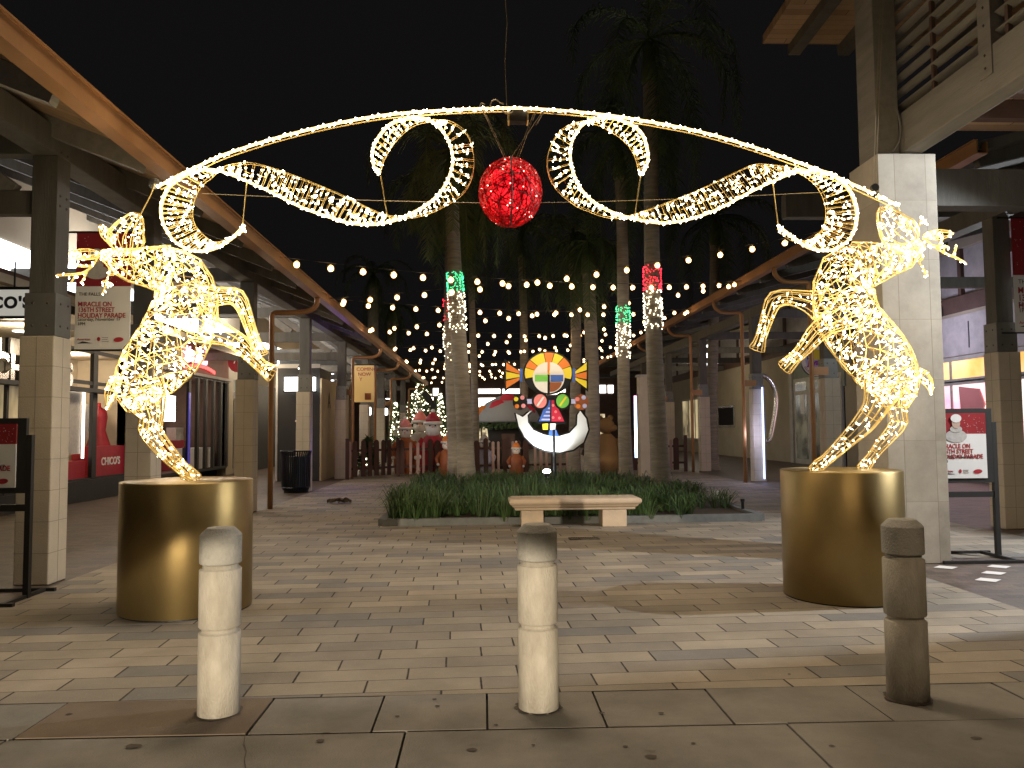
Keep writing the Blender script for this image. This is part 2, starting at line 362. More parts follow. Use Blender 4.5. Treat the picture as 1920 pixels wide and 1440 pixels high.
# drain grate
g0 = G(1095, 1010); t = thing('drain_grate', 'small dark metal drain grate set in the pavers in front of the stone bench', 'drain', (g0.x, g0.y, 0))
b = MB().box(g0.x-.2, g0.x+.2, g0.y-.09, g0.y-.075, .001, .008).box(g0.x-.2, g0.x+.2, g0.y+.075, g0.y+.09, .001, .008)
b.box(g0.x-.2, g0.x-.185, g0.y-.075, g0.y+.075, .001, .008).box(g0.x+.185, g0.x+.2, g0.y-.075, g0.y+.075, .001, .008)
b.build('frame', 'black', t)
b = MB()
for i in range(12): b.box(g0.x-.18+i*.031, g0.x-.163+i*.031, g0.y-.074, g0.y+.074, .002, .007)
b.build('grate_bars', 'black', t)
# ================================================================ BOLLARDS
def bollard():
    t = thing('bollard', 'x', 'bollard', (0, 0, 0), 'concrete bollards across the front of the plaza')
    r = .106
    MB().lathe((0, 0, 0), [(r, -.02), (r, .41), (r-.004, .415), (r-.016, .42), (r-.016, .437), (r-.004, .442), (r, .447), (r, .735), (r-.004, .74), (r-.016, .745), (r-.016, .762)], 48).build('shaft', 'concrete', t, True)
    MB().lathe((0, 0, 0), [(r-.016, .7625), (r-.004, .767), (r, .772), (r, .912), (r-.004, .918), (r-.031, .945), (r-.037, .95), (0.001, .952)], 48).build('cap', 'concrete_shade', t, False)
    return t
def copy_tree(o, loc, label, names=None):
    c = o.copy(); col.objects.link(c); c.location = V(loc); c['label'] = label; ORG[c.name] = V(loc)
    for ch in o.children:
        d = ch.copy(); col.objects.link(d); d.parent = c
        for g in ch.children: e = g.copy(); col.objects.link(e); e.parent = d
    return c
bl = bollard(); p = G(410, 1336); bl.location = p; bl['label'] = 'concrete bollard with dark cap standing before the left gold drum on a brown slab'
p = G(1010, 1326); copy_tree(bl, p, 'concrete bollard with grey cap standing alone in the middle of the plaza front')
p = G(1703, 1309); copy_tree(bl, p, 'shaded grey concrete bollard in front of the right gold drum and stone pillar')
# ================================================================ ARCADES
def column(par, xf, y, side, h, ztop, w=.33):
    """block and post; xf = x of the plaza-side face, side -1 left / +1 right"""
    s = side; x0, x1 = sorted((xf, xf+s*w))
    c = MB().box(x0, x1, y, y+w, 0, h).build('column', 'stucco', par, bevel=.012)
    j = MB()
    k = 0; z = .3
    while z < h-.1:
        j.box(x0-.0015, x1+.0015, y-.0015, y+w+.0015, z, z+.004); z += .3
    j.box((x0+x1)/2-.002, (x0+x1)/2+.002, y-.0015, y+.01, 0, h-.01).box(x0-.0015, x0+.01, y+w/2-.002, y+w/2+.002, 0, h-.01).box(x1-.01, x1+.0015, y+w/2-.002, y+w/2+.002, 0, h-.01)
    j.build('tile_joints', 'tile_joint', c)
    xa, xb = sorted((xf+s*.02, xf+s*.27))
    MB().box(xa, xb, y+.03, y+.27, h, ztop).build('post', 'timber', c, bevel=.008)
    MB().box(xa-.025, xb+.025, y+.005, y+.295, h, h+.42).build('bracket', 'steel', c, bevel=.005)
    bb = MB()
    for dx in (.06, .2):
        for dz in (.1, .32): bb.octa((xa+dx-.005, y+.004, h+dz), .016, .01, (0, 1, 0)); bb.octa((xb+.026 if s < 0 else xa-.026, y+.03+dx, h+dz), .016, .01, (1, 0, 0))
    bb.build('bolts', 'bolt', c)
    return c
def spout(par, y, xg, xc, z, zl):
    r = .05; s = 1 if xg > xc else -1
    p = smoothpath([(xg, y, z), (xg, y, z-.1), (xg-s*.05, y, z-.2), (xg-s*.2, y, zl), (xg-s*.45, y, zl-.02)], .05)+[(xc+s*.07, y, zl-.02), (xc+s*.02, y, zl-.04), (xc, y, zl-.09), (xc, y, 1.2), (xc, y, .0)]
    d = MB().tube(p, r, 12).build('downspout', 'copper', par, True)
    MB().box(min(xc, xc-s*.35), max(xc, xc-s*.35), y-.03, y+.03, 2.55, 2.72).build('strap', 'copper', d)
# ---- left
LX = -4.16; LY = [7.8, 10.1, 14.5, 19.2, 24.2, 29.0, 33.6, 38.2, 42.8]
A = thing('arcade', 'long sloped timber arcade with copper gutter and cream column blocks on the left side', 'arcade', (LX, 7.8, 0))
for y in LY: column(A, LX, y, -1, 2.4, 4.2)
MB().box(LX-.27, LX-.02, 3, 45.5, 4.2, 4.47).build('beam', 'timber', A, bevel=.01)
GZ = 4.0
MB().box(-3.22, -3.20, 2.5, 45, GZ, GZ+.15).box(-3.2, -3.10, 2.5, 45, GZ, GZ+.012).box(-3.10, -3.075, 2.5, 45, GZ, GZ+.16).box(-3.105, -3.05, 2.5, 45, GZ+.16, GZ+.178).build('gutter', 'copper', A)
def rz(x): return 4.13+.40*(-3.16-x)
rb = MB(); y0, y1 = 6.05, 45
rb.hexa([(-9.2, y0, rz(-9.2)), (-3.16, y0, rz(-3.16)), (-3.16, y1, rz(-3.16)), (-9.2, y1, rz(-9.2)),
         (-9.2, y0, rz(-9.2)+.12), (-3.16, y0, rz(-3.16)+.1), (-3.16, y1, rz(-3.16)+.1), (-9.2, y1, rz(-9.2)+.12)])
rb.build('roof', 'plank', A)
for i in range(25):
    y = 6.15+i*1.6
    MB().beam((-9.1, y, rz(-9.1)-.11), (-3.3, y, rz(-3.3)-.09), .11, .2).build('rafter', 'timber_l' if i < 2 else 'timber', A)
for y in LY:
    if y == 10.1: continue
    MB().box(-8.6, LX-.27, y+.08, y+.2, 3.62, 3.86).build('tie_beam', 'timber', A, bevel=.008)
    MB().box(-8.6, LX-.27, y+.06, y+.22, 4.22, 4.46).build('tie_beam', 'timber', A, bevel=.008)
    MB().beam((LX-.5, y+.14, 3.86), (LX-2.6, y+.14, rz(LX-2.6)-.2), .1, .16).build('brace', 'timber_l', A)
for y in (15.1, 24.5, 29.6, 34.7, 43.0): spout(A, y, -3.15, -4.0, 4.0, 3.73)
bb = MB()
for dz in (4.24, 4.40, 3.7, 3.8):
    for dx in (.05, .17): bb.octa((LX-.02, 7.83+dx, dz), .018, .014, (1, 0, 0))
bb.build('bolts', 'bolt', A)
# ---- right
RX = 7.32; RY = [10.9, 16.6, 21.1, 26.3, 31.2, 36, 40.8]
B_ = thing('arcade', 'long flat timber arcade with copper gutter and cream column blocks on the right side', 'arcade', (RX, 10.9, 0))
for y in RY: column(B_, RX, y, 1, 2.5, 4.45)
MB().box(RX+.02, RX+.27, 9, 45, 4.45, 4.72).build('beam', 'timber', B_, bevel=.01)
RG = 4.83
MB().box(6.28, 6.3, 9.4, 45, RG, RG+.15).box(6.17, 6.28, 9.4, 45, RG, RG+.012).box(6.145, 6.17, 9.4, 45, RG, RG+.16).box(6.12, 6.175, 9.4, 45, RG+.16, RG+.178).build('gutter', 'copper', B_)
rb = MB(); rb.hexa([(6.24, 9.5, 4.9), (13, 9.5, 6.6), (13, 45, 6.6), (6.24, 45, 4.9), (6.24, 9.5, 5.02), (13, 9.5, 6.72), (13, 45, 6.72), (6.24, 45, 5.02)])
rb.build('roof', 'timber', B_)
for i in range(22):
    y = 9.8+i*1.6; MB().beam((6.4, y, 4.86), (12.9, y, 6.48), .11, .16).build('rafter', 'timber', B_)
for y in RY:
    MB().box(RX+.27, 12.7, y+.08, y+.2, 4.46, 4.70).build('tie_beam', 'timber', B_, bevel=.008)
for y in (16.4, 20.8, 26.0, 31.0): spout(B_, y, 6.22, 6.96, 4.85, 4.55)
# steel frame across the near end of the right arcade
MB().box(5.0, 14, 9.0, 9.25, 4.05, 4.5).build('cross_beam', 'timber', B_, bevel=.01)
MB().box(5.0, 14, 12.6, 12.8, 4.9, 5.3).build('cross_beam', 'timber', B_, bevel=.01)
MB().beam((7.4, 11.0, 4.0), (12.6, 11.0, 5.2), .12, .2).build('brace', 'timber_l', B_)
for i in range(6): MB().box(5.2, 14, 5.0+i*.62, 5.12+i*.62, 4.75, 4.95).build('floor_joist', 'brownband', B_)
MB().box(5.2, 14, 3.0, 9.0, 4.96, 5.05).build('deck', 'plank', B_)
# ---- stone pillar with the timber tower
p = G(1672, 1058); PX, PY = p.x, p.y; px2 = G(1790, 1058).x
T = thing('stone_pillar', 'tall pale stone clad pillar with a grey timber post and louvred screen on top', 'pillar', (PX, PY, 0))
ztop = AY(1700, 288, PY).z
MB().box(PX, px2, PY, PY+.66, 0, ztop).build('shaft', 'stone', T, bevel=.006)
MB().box(PX+.02, PX+.28, PY+.05, PY+.45, ztop, 8.6).build('post', 'timber_l', T, bevel=.01)
bx = PX+.30
MB().box(bx, bx+.22, 2.5, PY+.35, ztop+.02, ztop+.47).build('beam', 'timber_l', T, bevel=.012)
MB().box(bx-.012, bx, PY+.10, PY+.34, ztop+.02, ztop+.36).box(bx-.012, bx, 6.75, 6.93, ztop+.2, ztop+.95).build('steel_plate', 'timber_l', T)
bb = MB()
for z in (.08, .18, .28): bb.octa((bx-.014, PY+.2, ztop+z), .014, .012, (1, 0, 0))
for z in (.28, .4, .68, .85): bb.octa((bx-.014, 6.84, ztop+z), .016, .014, (1, 0, 0))
bb.build('bolts', 'bolt', T)
for y in (8.55, 7.75, 6.6): MB().box(bx+.05, bx+.09, y, y+.04, ztop+.47, 8.6).build('louvre_post', 'brownband', T)
for y in (6.76, 4.6): MB().box(bx+.0, bx+.16, y, y+.17, ztop+.47, 8.6).build('post', 'timber_l', T)
for i in range(22):
    z = ztop+.58+i*.17
    MB().beam((bx+.08, 2.6, z), (bx+.08, 8.6, z), .09, .016, up=V((.5, 0, 1))).build('louvre_slat', 'timber_l', T)
pc = smoothpath([(bx-.03, PY+.05, ztop+.5), (bx-.03, PY+.0, ztop+.3), (bx-.05, PY+.0, ztop+.12), (bx-.12, PY+.02, ztop+.02)], .05)
MB().tube(pc, .012, 6).build('conduit', 'steel', T)
# unseen pillar added beside the camera, blocks the wall lamp from the near paving
shade_pillar = thing('stone_pillar', 'unseen stone clad pillar added beside the camera to shade the near right paving', 'pillar', (6.2, 6.2, 0))
MB().box(6.2, 7.0, 3.4, 6.2, 0, 4.7).build('shaft', 'stone', shade_pillar, bevel=.006)
# high eave behind the tower
p1 = ray(1430, 82); zz = 7.9; e1 = C0+p1*((zz-EYE)/p1.z)
H_ = thing('high_roof', 'raised roof eave of brown planks with grey rafters above the stone pillar', 'roof', (e1.x, e1.y, zz))
ex2 = 11
MB().hexa([(e1.x, e1.y-2.2, zz+.1), (ex2, e1.y-2.2, zz+.1), (ex2, e1.y, zz), (e1.x, e1.y, zz), (e1.x, e1.y-2.2, zz+.25), (ex2, e1.y-2.2, zz+.25), (ex2, e1.y, zz+.14), (e1.x, e1.y, zz+.14)]).build('plank_soffit', 'plank', H_)
for i in range(9):
    x = e1.x+.55+i*.85; MB().beam((x, e1.y-2.2, zz+.02), (x, e1.y+.06, zz-.08), .2, .17).build('rafter', 'timber', H_)
# ================================================================ LEFT SHOPS
LW = -8.6
W = thing('shop_building', 'row of small shops with beige walls and a lit window band behind the left arcade', 'building', (LW, 14, 0))
MB().box(LW-.3, LW, 3, 15.6, 3.3, 6.6).box(LW-.3, LW, 15.6, 48, 3.25, 4.25).box(LW-.3, LW, 15.6, 48, 5.0, 6.6).box(LW-.3, LW, 19.6, 20.9, 0, 3.25).box(LW-.3, LW, 26.9, 27.6, 0, 3.25).box(LW-.3, LW, 35, 48, 0, 3.25).box(LW-.3, LW, 27.6, 30.0, 0, .15).build('wall', 'stucco_wall', W)
M['glow_frame'] = emis('display tube', (1, .9, .75), 3)
M['glowwin'] = emis('lit clerestory glazing', (.93, .97, 1), 6)
for y in range(7):
    f = MB().box(LW-.1, LW-.06, 15.7+y*4.4, 19.9+y*4.4, 4.27, 4.98).build('clerestory_window', 'glowwin', W)
MB().box(LW+.002, LW+.03, 9.5, 15.6, 4.42, 4.92).build('clerestory_window', 'glowwin', W)
for y in range(8): MB().box(LW-.12, LW+.02, 15.55+y*4.4, 15.7+y*4.4, 4.26, 5.0).build('window_mullion', 'timber', W)
# sloped shop canopy
cb = MB(); cb.hexa([(LW-.0, 3, 4.2), (-6.9, 3, 3.75), (-6.9, 26.5, 3.75), (LW, 26.5, 4.2), (LW, 3, 4.27), (-6.9, 3, 3.83), (-6.9, 26.5, 3.83), (LW, 26.5, 4.27)]); cb.build('canopy', 'brownband', W)
MB().box(-7.0, -6.85, 3, 26.5, 3.62, 3.75).build('canopy_fascia', 'stucco_wall', W)
# clothing shop front (Y 9..16.3) dark mullions, beige lit display
M['dispb'] = lit_interior('beige lit display', (.10, .075, .045), (.62, .50, .28), .75, 1.2, 1, .5)
M['dispr'] = lit_interior('red lit display', (.25, .01, .012), (.85, .55, .45), .85, 1.6, 1, 1.2)
M['dispc'] = lit_interior('cookie shop interior', (.05, .02, .015), (.50, .22, .13), .55, 2.0)
M['dispd'] = lit_interior('dim interior', (.01, .01, .009), (.12, .11, .08), .5, 1.5)
def shopwin(par, x, y0, y1, z0, z1, m, n, fm='blackmatt', side=1, tr=None, fw=.07):
    w = MB().box(x-.02, x+.0, y0, y1, z0, z1).build('window', m, par)
    f = MB()
    for i in range(n+1):
        yy = y0+(y1-y0)*i/n; f.box(x+.003*side, x+.06*side, yy-fw/2, yy+fw/2, z0, z1) if side > 0 else f.box(x-.06, x-.023, yy-fw/2, yy+fw/2, z0, z1)
    a, bq = (x+.004, x+.05) if side > 0 else (x-.05, x-.024)
    f.box(a, bq, y0, y1, z0-.06, z0+.04); f.box(a, bq, y0, y1, z1-.05, z1+.06)
    if tr: f.box(a, bq, y0, y1, tr-.04, tr+.04)
    f.build('frame', fm, w); return w
shopwin(W, LW+.02, 9.0, 15.6, .35, 3.25, 'dispb', 6, tr=2.36)
MB().box(LW-.05, LW+.1, 3, 15.6, 0, .34).build('plinth', 'blackmatt', W)
MB().box(LW-.3, LW+.12, 15.6, 16.3, 0, 3.3).build('pilaster', 'purplew', W)
def recess(par, x, y0, y1, z0, z1, d, wallm, power, lc, side=-1):
    xa, xb = sorted((x+side*d, x+side*.04))
    b = MB().box(x+side*d-.02, x+side*d+.02, y0, y1, z0, z1).box(xa+.021, xb, y0-.04, y0, z0, z1).box(xa+.021, xb, y1, y1+.04, z0, z1).box(xa+.021, xb, y0, y1, z0-.05, z0-.002).box(xa+.021, xb, y0, y1, z1, z1+.05)
    b.build('display_recess', wallm, par)
    l = bpy.data.lights.new('shop_lamp', 'POINT'); l.energy = power; l.color = lc; l.shadow_soft_size = .15
    o = bpy.data.objects.new('shop_lamp', l); col.objects.link(o); o.location = (x+side*d*.45, (y0+y1)/2, z1-.25)
def mullions(par, x, ys, z0, z1, tr, fm, w=.1):
    f = MB()
    for yy in ys: f.box(x-.02, x+.06, yy-w/2, yy+w/2, z0, z1)
    for z in (z0-.05, z1-.03)+((tr,) if tr else ()): f.box(x-.018, x+.05, ys[0], ys[-1], z, z+.08)
    f.build('window_frame', fm, par)
recess(W, LW, 16.3, 19.6, .45, 3.22, 1.3, 'stucco', 75, (1, .82, .58))
mullions(W, LW, (16.35, 17.75, 19.55), .45, 3.22, 2.5, 'blackmatt', .2)
MB().box(LW-.5, LW-.05, 16.4, 17.6, .46, .85).build('display_plinth', 'redt', W); MB().box(LW-.35, LW-.05, 17.95, 19.5, .46, 1.15).build('display_plinth', 'redt', W)
MB().box(LW-.2, LW-.12, 16.5, 17.5, 1.0, 2.45).build('display_poster', 'grey', W)
lb = MB().box(LW-.1, LW-.06, 16.42, 16.47, .9, 2.4).box(LW-.1, LW-.06, 17.5, 17.55, .9, 2.4).box(LW-.1, LW-.06, 16.47, 17.5, 2.38, 2.42).build('display_light_frame', 'glow_frame', W)
MB().box(LW-.05, LW+.15, 16.3, 19.6, 0, .44).build('plinth', 'blackmatt', W)
# display goods in the red window
dg = thing('mannequin', 'headless display mannequin in a red dress inside the clothing shop window', 'mannequin', (LW-.3, 18.9, .45))
MB().lathe((LW-.5, 19.1, .46), [(.28, 0), (.26, .7), (.15, 1.05), (.19, 1.35), (.17, 1.5), (.05, 1.6), (.04, 1.7)], 16).build('dress', 'redt', dg, True)
dg = thing('mannequin', 'mannequin in a fluffy grey scarf and red trousers beside the window mullion', 'mannequin', (LW-.5, 18.3, .45))
MB().lathe((LW-.55, 18.35, 1.15), [(.1, 0), (.15, .3), (.2, .55), (.24, .75), (.15, .95), (.06, 1.0), (.09, 1.1), (.1, 1.2), (.04, 1.28)], 16).build('torso', 'grey', dg, True)
MB().lathe((LW-.55, 18.35, .46), [(.14, 0), (.16, .3), (.18, .68)], 14).build('trousers', 'redt', dg, True)
dg = thing('mannequin', 'mannequin in a bright pink top in the left pane of the clothing shop', 'mannequin', (LW-.5, 16.9, .45))
MB().lathe((LW-.7, 17.1, .85), [(.1, 0), (.16, .3), (.2, .6), (.17, .85), (.06, 1.0), (.09, 1.1), (.1, 1.2), (.04, 1.28)], 16).build('torso', 'rosep', dg, True)
text("CHICO'S", .24, (LW-.045, 18.3, .72), (0, 1, 0), (0, 0, 1), 'white', W, depth=.01, align='LEFT', offset=.006)
# big silver letters
text("CHICO'S", .62, (LW+.22, 13.75, 2.42), (0, 1, 0), (0, 0, 1), 'silver', W, depth=.1, align='LEFT', offset=.025, spacing=1.12)
MB().box(LW+.06, LW+.3, 12.5, 19.2, 2.32, 2.4).build('letter_rail', 'blackmatt', W)
# cookie shop
c = MB().box(LW-.2, LW+.05, 23.4, 26.9, 3.2, 4.15).build('fascia', 'wallred', W)
M['neonp'] = emis('pink neon letters', (1, .45, .6), 3.0); M['neonr'] = emis('red neon swoosh', (1, .05, .06), 2.2)
text('Mrs.Fields', .62, (LW+.08, 22.9, 3.52), (0, 1, 0), (0, 0, 1), 'neonp', W, depth=.03, shear=.3, sx=.72, offset=.012)
sw = [(LW+.1, 22.9+i*.22, 3.27+.12*math.sin(i/11*math.pi)) for i in range(12)]
MB().prism([V(q) for q in sw]+[V(q)+V((0, 0, .1+.0*i)) for i, q in enumerate(reversed(sw))], (.03, 0, 0)).build('swoosh', 'neonr', W)
MB().box(LW, LW+.2, 19.6, 26.9, 3.12, 3.2).build('sill', 'purplew', W)
recess(W, LW, 20.9, 26.9, .3, 3.1, 2.2, 'brownband', 60, (1, .82, .62))
mullions(W, LW, (20.95, 23.4, 24.1, 24.8, 25.5, 26.2, 26.85), .3, 3.1, None, 'blackmatt', .16)
MB().box(LW-1.6, LW-.9, 22.6, 25.6, .3, 1.2).build('counter', 'redt', W); MB().box(LW-2.1, LW-1.8, 22.5, 24.3, 1.5, 2.2).build('shelf_goods', 'rosep', W)
MB().box(LW-1.2, LW-.9, 24.9, 25.5, 1.2, 1.6).build('cash_register', 'grey', W); MB().box(LW-.9, LW-.3, 24.6, 26.6, .3, .95).build('table', 'offwhite', W); MB().box(LW-2.15, LW-2.1, 24.6, 26.4, 1.5, 2.3).build('menu_board', 'glow_frame', W)
MB().box(LW-.03, LW+.0, 23.1, 23.38, .4, 1.0).build('notice', 'dkt', W)
MB().box(LW+.03, LW+.06, 21.1, 22.3, 1.75, 2.45).build('light_box', 'glowwin', W)
M['ledblue'] = emis('blue led edge', (.10, .08, .55), .3)
MB().box(LW+.06, LW+.09, 23.25, 23.38, .3, 2.6).build('led_edge', 'ledblue', W)
# further doors
def door(par, x, y0, y1, h, fm='frame_p', gm='dispd', side=1, z=0):
    d = MB().box(x-.03, x+.03, y0, y1, z, h).build('door', fm, par)
    m = (y0+y1)/2; g = MB()
    for a, c in ((y0+.16, m-.1), (m+.1, y1-.16)) if y1-y0 > 1.4 else ((y0+.16, y1-.16),):
        g.box(x+side*.031, x+side*.036, a, c, .25, h-.3)
    g.build('glazing', gm, d); MB().box(x+side*.04, x+side*.09, m-.16, m-.12, .9, 1.3).build('handle', 'silver', d)
door(W, LW+.02, 27.7, 29.9, 2.6)
MB().box(LW-.3, LW-.02, 27.6, 30, 2.6, 3.25).box(LW-.3, LW-.0, 30, 30.3, 0, 3.25).build('wall_panel', 'sage', W)
MB().box(LW-.02, LW+.06, 27.6, 30, 2.6, 2.85).build('door_header', 'purplew', W)
MB().box(LW-.3, LW, 30.3, 35, 0, 3.25).build('dark_shopfront', 'blackmatt', W)
# hanging oval sign beside the cookie shop
s = thing('hanging_sign', 'small dark red oval hanging sign with pale script beside the cookie shop', 'sign', (-7.9, 24, 3.55))
MB().ell((-7.55, 24.6, 3.6), .3, .03, .32, 20, 10).build('sign_board', 'redp', s, True)
MB().tube([(-8.5, 24.6, 3.95), (-7.4, 24.6, 3.95)], .015).build('bracket', 'black', s)
text('M', .3, (-7.68, 24.55, 3.55), (1, 0, 0), (0, 0, 1), 'white', s, depth=.01, shear=.3)
# clothing blade sign
q0 = AY(-75, 598, 10.2); q1 = AY(68, 538, 10.2)
s = thing('blade_sign', 'white lit box sign with black frame and black letters left of the first column', 'sign', (q0.x, 10.2, q0.z))
M['litsign'] = emis('lit sign face', (.85, .82, .72), .42)
MB().box(q0.x-.4, q1.x-.035, 10.2, 10.3, q0.z+.035, q1.z-.035).build('panel', 'litsign', s)
f = MB(); X0 = q0.x-.44; X1 = q1.x
f.box(X0, X1, 10.18, 10.32, q1.z-.035, q1.z).box(X0, X1, 10.18, 10.32, q0.z, q0.z+.035).box(X1-.035, X1, 10.18, 10.32, q0.z+.035, q1.z-.035).box(X0, X0+.035, 10.18, 10.32, q0.z+.035, q1.z-.035)
f.build('frame', 'black', s); MB().tube([(X1-.3, 10.25, q1.z), (X1-.3, 10.25, 3.65)], .012).tube([(X0+.3, 10.25, q1.z), (X0+.3, 10.25, 3.65)], .012).build('hanger', 'black', s)
text("CHICO'S", .2, (AY(56, 577, 10.19).x, 10.192, AY(56, 577, 10.19).z), (1, 0, 0), (0, 0, 1), 'dkt', s, depth=.008, align='RIGHT', offset=.009, spacing=1.15)
# white lit box sign and hoarding deeper in
a0 = AY(533, 733, 23.0); a1 = AY(590, 707, 23.0)
s = thing('light_box_sign', 'blank bright white light box sign above a dark shopfront in the left arcade', 'sign', (a0.x, 23, a0.z))
M['glow2'] = emis('bright white sign face', (1, 1, .96), 6)
MB().box(a0.x, a1.x, 23, 23.15, a0.z, a1.z).build('panel', 'glow2', s)
MB().box(a0.x-.04, a1.x+.04, 23.02, 23.2, a0.z-.05, a0.z-.002).box(a0.x-.04, a1.x+.04, 23.02, 23.2, a1.z+.002, a1.z+.05).build('frame', 'black', s)
kx0, kx1 = AY(520, 870, 23.3).x, AY(612, 870, 23.3).x
s = thing('kiosk', 'closed black kiosk front with a cream hoarding at its side in the left arcade', 'kiosk', (kx0, 23.3, 0))
MB().box(kx0, kx1-.2, 23.3, 25, 0, 3.3).build('wall', 'blackmatt', s)
MB().box(kx0-.06, kx0-.002, 23.28, 23.4, 0, 3.4).box(kx0, kx1-.2, 23.27, 23.298, 3.3, 3.42).build('frame', 'frame_p', s)
MB().box(kx1-.198, kx1-.15, 23.3, 28, 0, 3.0).build('hoarding', 'ply', s)
MB().box(kx1-.2, kx1-.12, 28.02, 28.25, 0, 3.1).build('post', 'timber', s)
text('A', .7, (kx1-.14, 24.2, 2.15), (0, 1, 0), (0, 0, 1), 'brownband', s, depth=.006, sx=.9)
MB().box(kx0+.5, kx0+1.0, 23.29, 23.298, 1.72, 1.78).build('slot', 'silver', s)
# yellow sign panel
a0 = AY(664, 754, 28.6); a1 = AY(701, 685, 28.6)
s = thing('banner', 'yellow vertical banner with red words hanging deep in the left arcade', 'banner', (a0.x, 28.6, a0.z))
M['yban'] = emis('back lit yellow banner', (.70, .44, .15), .36)
MB().box(a0.x, a1.x, 28.6, 28.63, a0.z, a1.z).build('cloth', 'yban', s)
text('COMING\n NOW\n  Y', .18, (a0.x+.08, 28.59, a1.z-.2), (1, 0, 0), (0, 0, 1), 'redt', s, depth=.006)
MB().box(a1.x-.32, a1.x-.1, 28.58, 28.599, a0.z+.08, a0.z+.32).build('picture', 'brown', s)
MB().tube([(a0.x-.2, 28.61, a1.z+.02), (a1.x+.2, 28.61, a1.z+.02)], .015).build('rail', 'black', s)
# ceiling lamps in the arcade
def clamp(x, y, z, label, m='glow2', L_=.5):
    s = thing('ceiling_lamp', label, 'lamp', (x, y, z), 'lamps under the arcade roofs')
    MB().lathe((x, y, z), [(.12, 0), (.12, .06), (.02, .08), (.015, .5)], 16).build('housing', 'black', s)
    MB().lathe((x, y, z-.03), [(.1, 0), (.1, .028)], 16).build('lens', m, s)
pp = AY(42, 622, 12.2); s = thing('ceiling_lamp', 'recessed round downlight in the shop ceiling left of the first column', 'lamp', pp, 'lamps under the arcade roofs')
MB().box(-8.58, pp.x+.8, 11.2, 13.0, pp.z+.012, pp.z+.1).build('ceiling_panel', 'stucco_wall', s)
MB().lathe(pp, [(.13, 0), (.13, .01)], 20).build('lens', 'glow2', s)
for (u, v, y, l) in ((566, 690, 22, 'small round lamp above the white light box sign'), (653, 748, 31, 'small bright lamp left of the yellow banner'), (727, 747, 38, 'small bright lamp right of the yellow banner')):
    q = AY(u, v, y); clamp(q.x, q.y, q.z, l)
for (u, v, y, l) in ((691, 772, 30, 'upright bright white wall lantern low behind the left columns'), (723, 773, 36, 'upright white wall lantern nearer the lit tree')):
    q = AY(u, v, y); s = thing('lantern', l, 'lantern', (q.x, q.y, 0)); MB().tube([(q.x, q.y, 0), (q.x, q.y, q.z-.15)], .05, 8).build('post', 'black', s)
    MB().lathe((q.x, q.y, q.z-.14), [(.05, 0), (.1, .04), (.1, .28), (.05, .32)], 12).build('glass', 'glow2', s)
# ================================================================ RIGHT SHOPS
RW = 12.8
W = thing('shop_building', 'row of shops with beige walls, brown timber band and high windows behind the right arcade', 'building', (RW, 14, 0))
MB().box(RW, RW+.3, 8, 17.6, 0, 3.3).box(RW, RW+.3, 24.4, 27.4, 0, 4.5).box(RW, RW+.3, 8, 24.4, 3.3, 4.5).box(RW, RW+.3, 31.9, 44, 0, 4.5).box(RW, RW+.3, 50, 58, 0, 4.5).box(RW, RW+.3, 44, 50, 0, .8).box(RW, RW+.3, 44, 50, 3.2, 4.5).box(RW, RW+.3, 8, 58, 6.2, 7.4).box(RW, RW+.3, 17.6, 24.4, 0, .5).box(RW, RW+.3, 27.4, 31.9, 3.5, 4.5).build('wall', 'stucco_wall', W)
MB().box(RW-.06, RW+.28, 8, 58, 4.5, 4.92).build('timber_band', 'brownband', W)
for i in range(16):
    y = 8.2+i*3.1
    MB().box(RW+.1, RW+.14, y, y+2.95, 4.93, 6.19).build('clerestory_window', 'purplew' if i != 11 else 'glowwin', W)
    MB().box(RW+.0, RW+.13, y-.15, y-.0, 4.93, 6.19).build('window_mullion', 'brownband', W)
M['dispo'] = lit_interior('orange lit display', (.95, .45, .10), (1, .72, .35), 1.0, .8)
M['dispw'] = lit_interior('bright white and pink display', (1, .40, .55), (1, .90, .80), 1.25, .9)
shopwin(W, RW-.0, 17.6, 24.4, 2.68, 3.25, 'dispo', 4, 'frame_p', -1)
shopwin(W, RW-.0, 17.6, 24.4, .5, 2.6, 'dispw', 4, 'frame_p', -1)
s = thing('umbrella', 'folded pink umbrella standing in the bright window right of the stone pillar', 'umbrella', (RW-.3, 20.3, 1.0))
MB().prism([(RW-.12, 20.55, 2.5), (RW-.12, 19.7, 2.4), (RW-.12, 19.5, 2.0), (RW-.12, 19.75, 1.5), (RW-.12, 20.5, 1.9)], (.04, 0, 0)).build('canopy', 'rosep', s)
MB().tube([(RW-.1, 20.5, 2.4), (RW-.1, 19.7, 1.0)], .012).build('handle', 'white', s)
MB().box(RW-.05, RW-.002, 17.2, 24.6, 3.33, 4.4).build('sign_panel', 'purplew', W)
MB().box(RW-.06, RW-.051, 20.1, 20.14, 3.5, 4.2).build('seam', 'dkt', W)
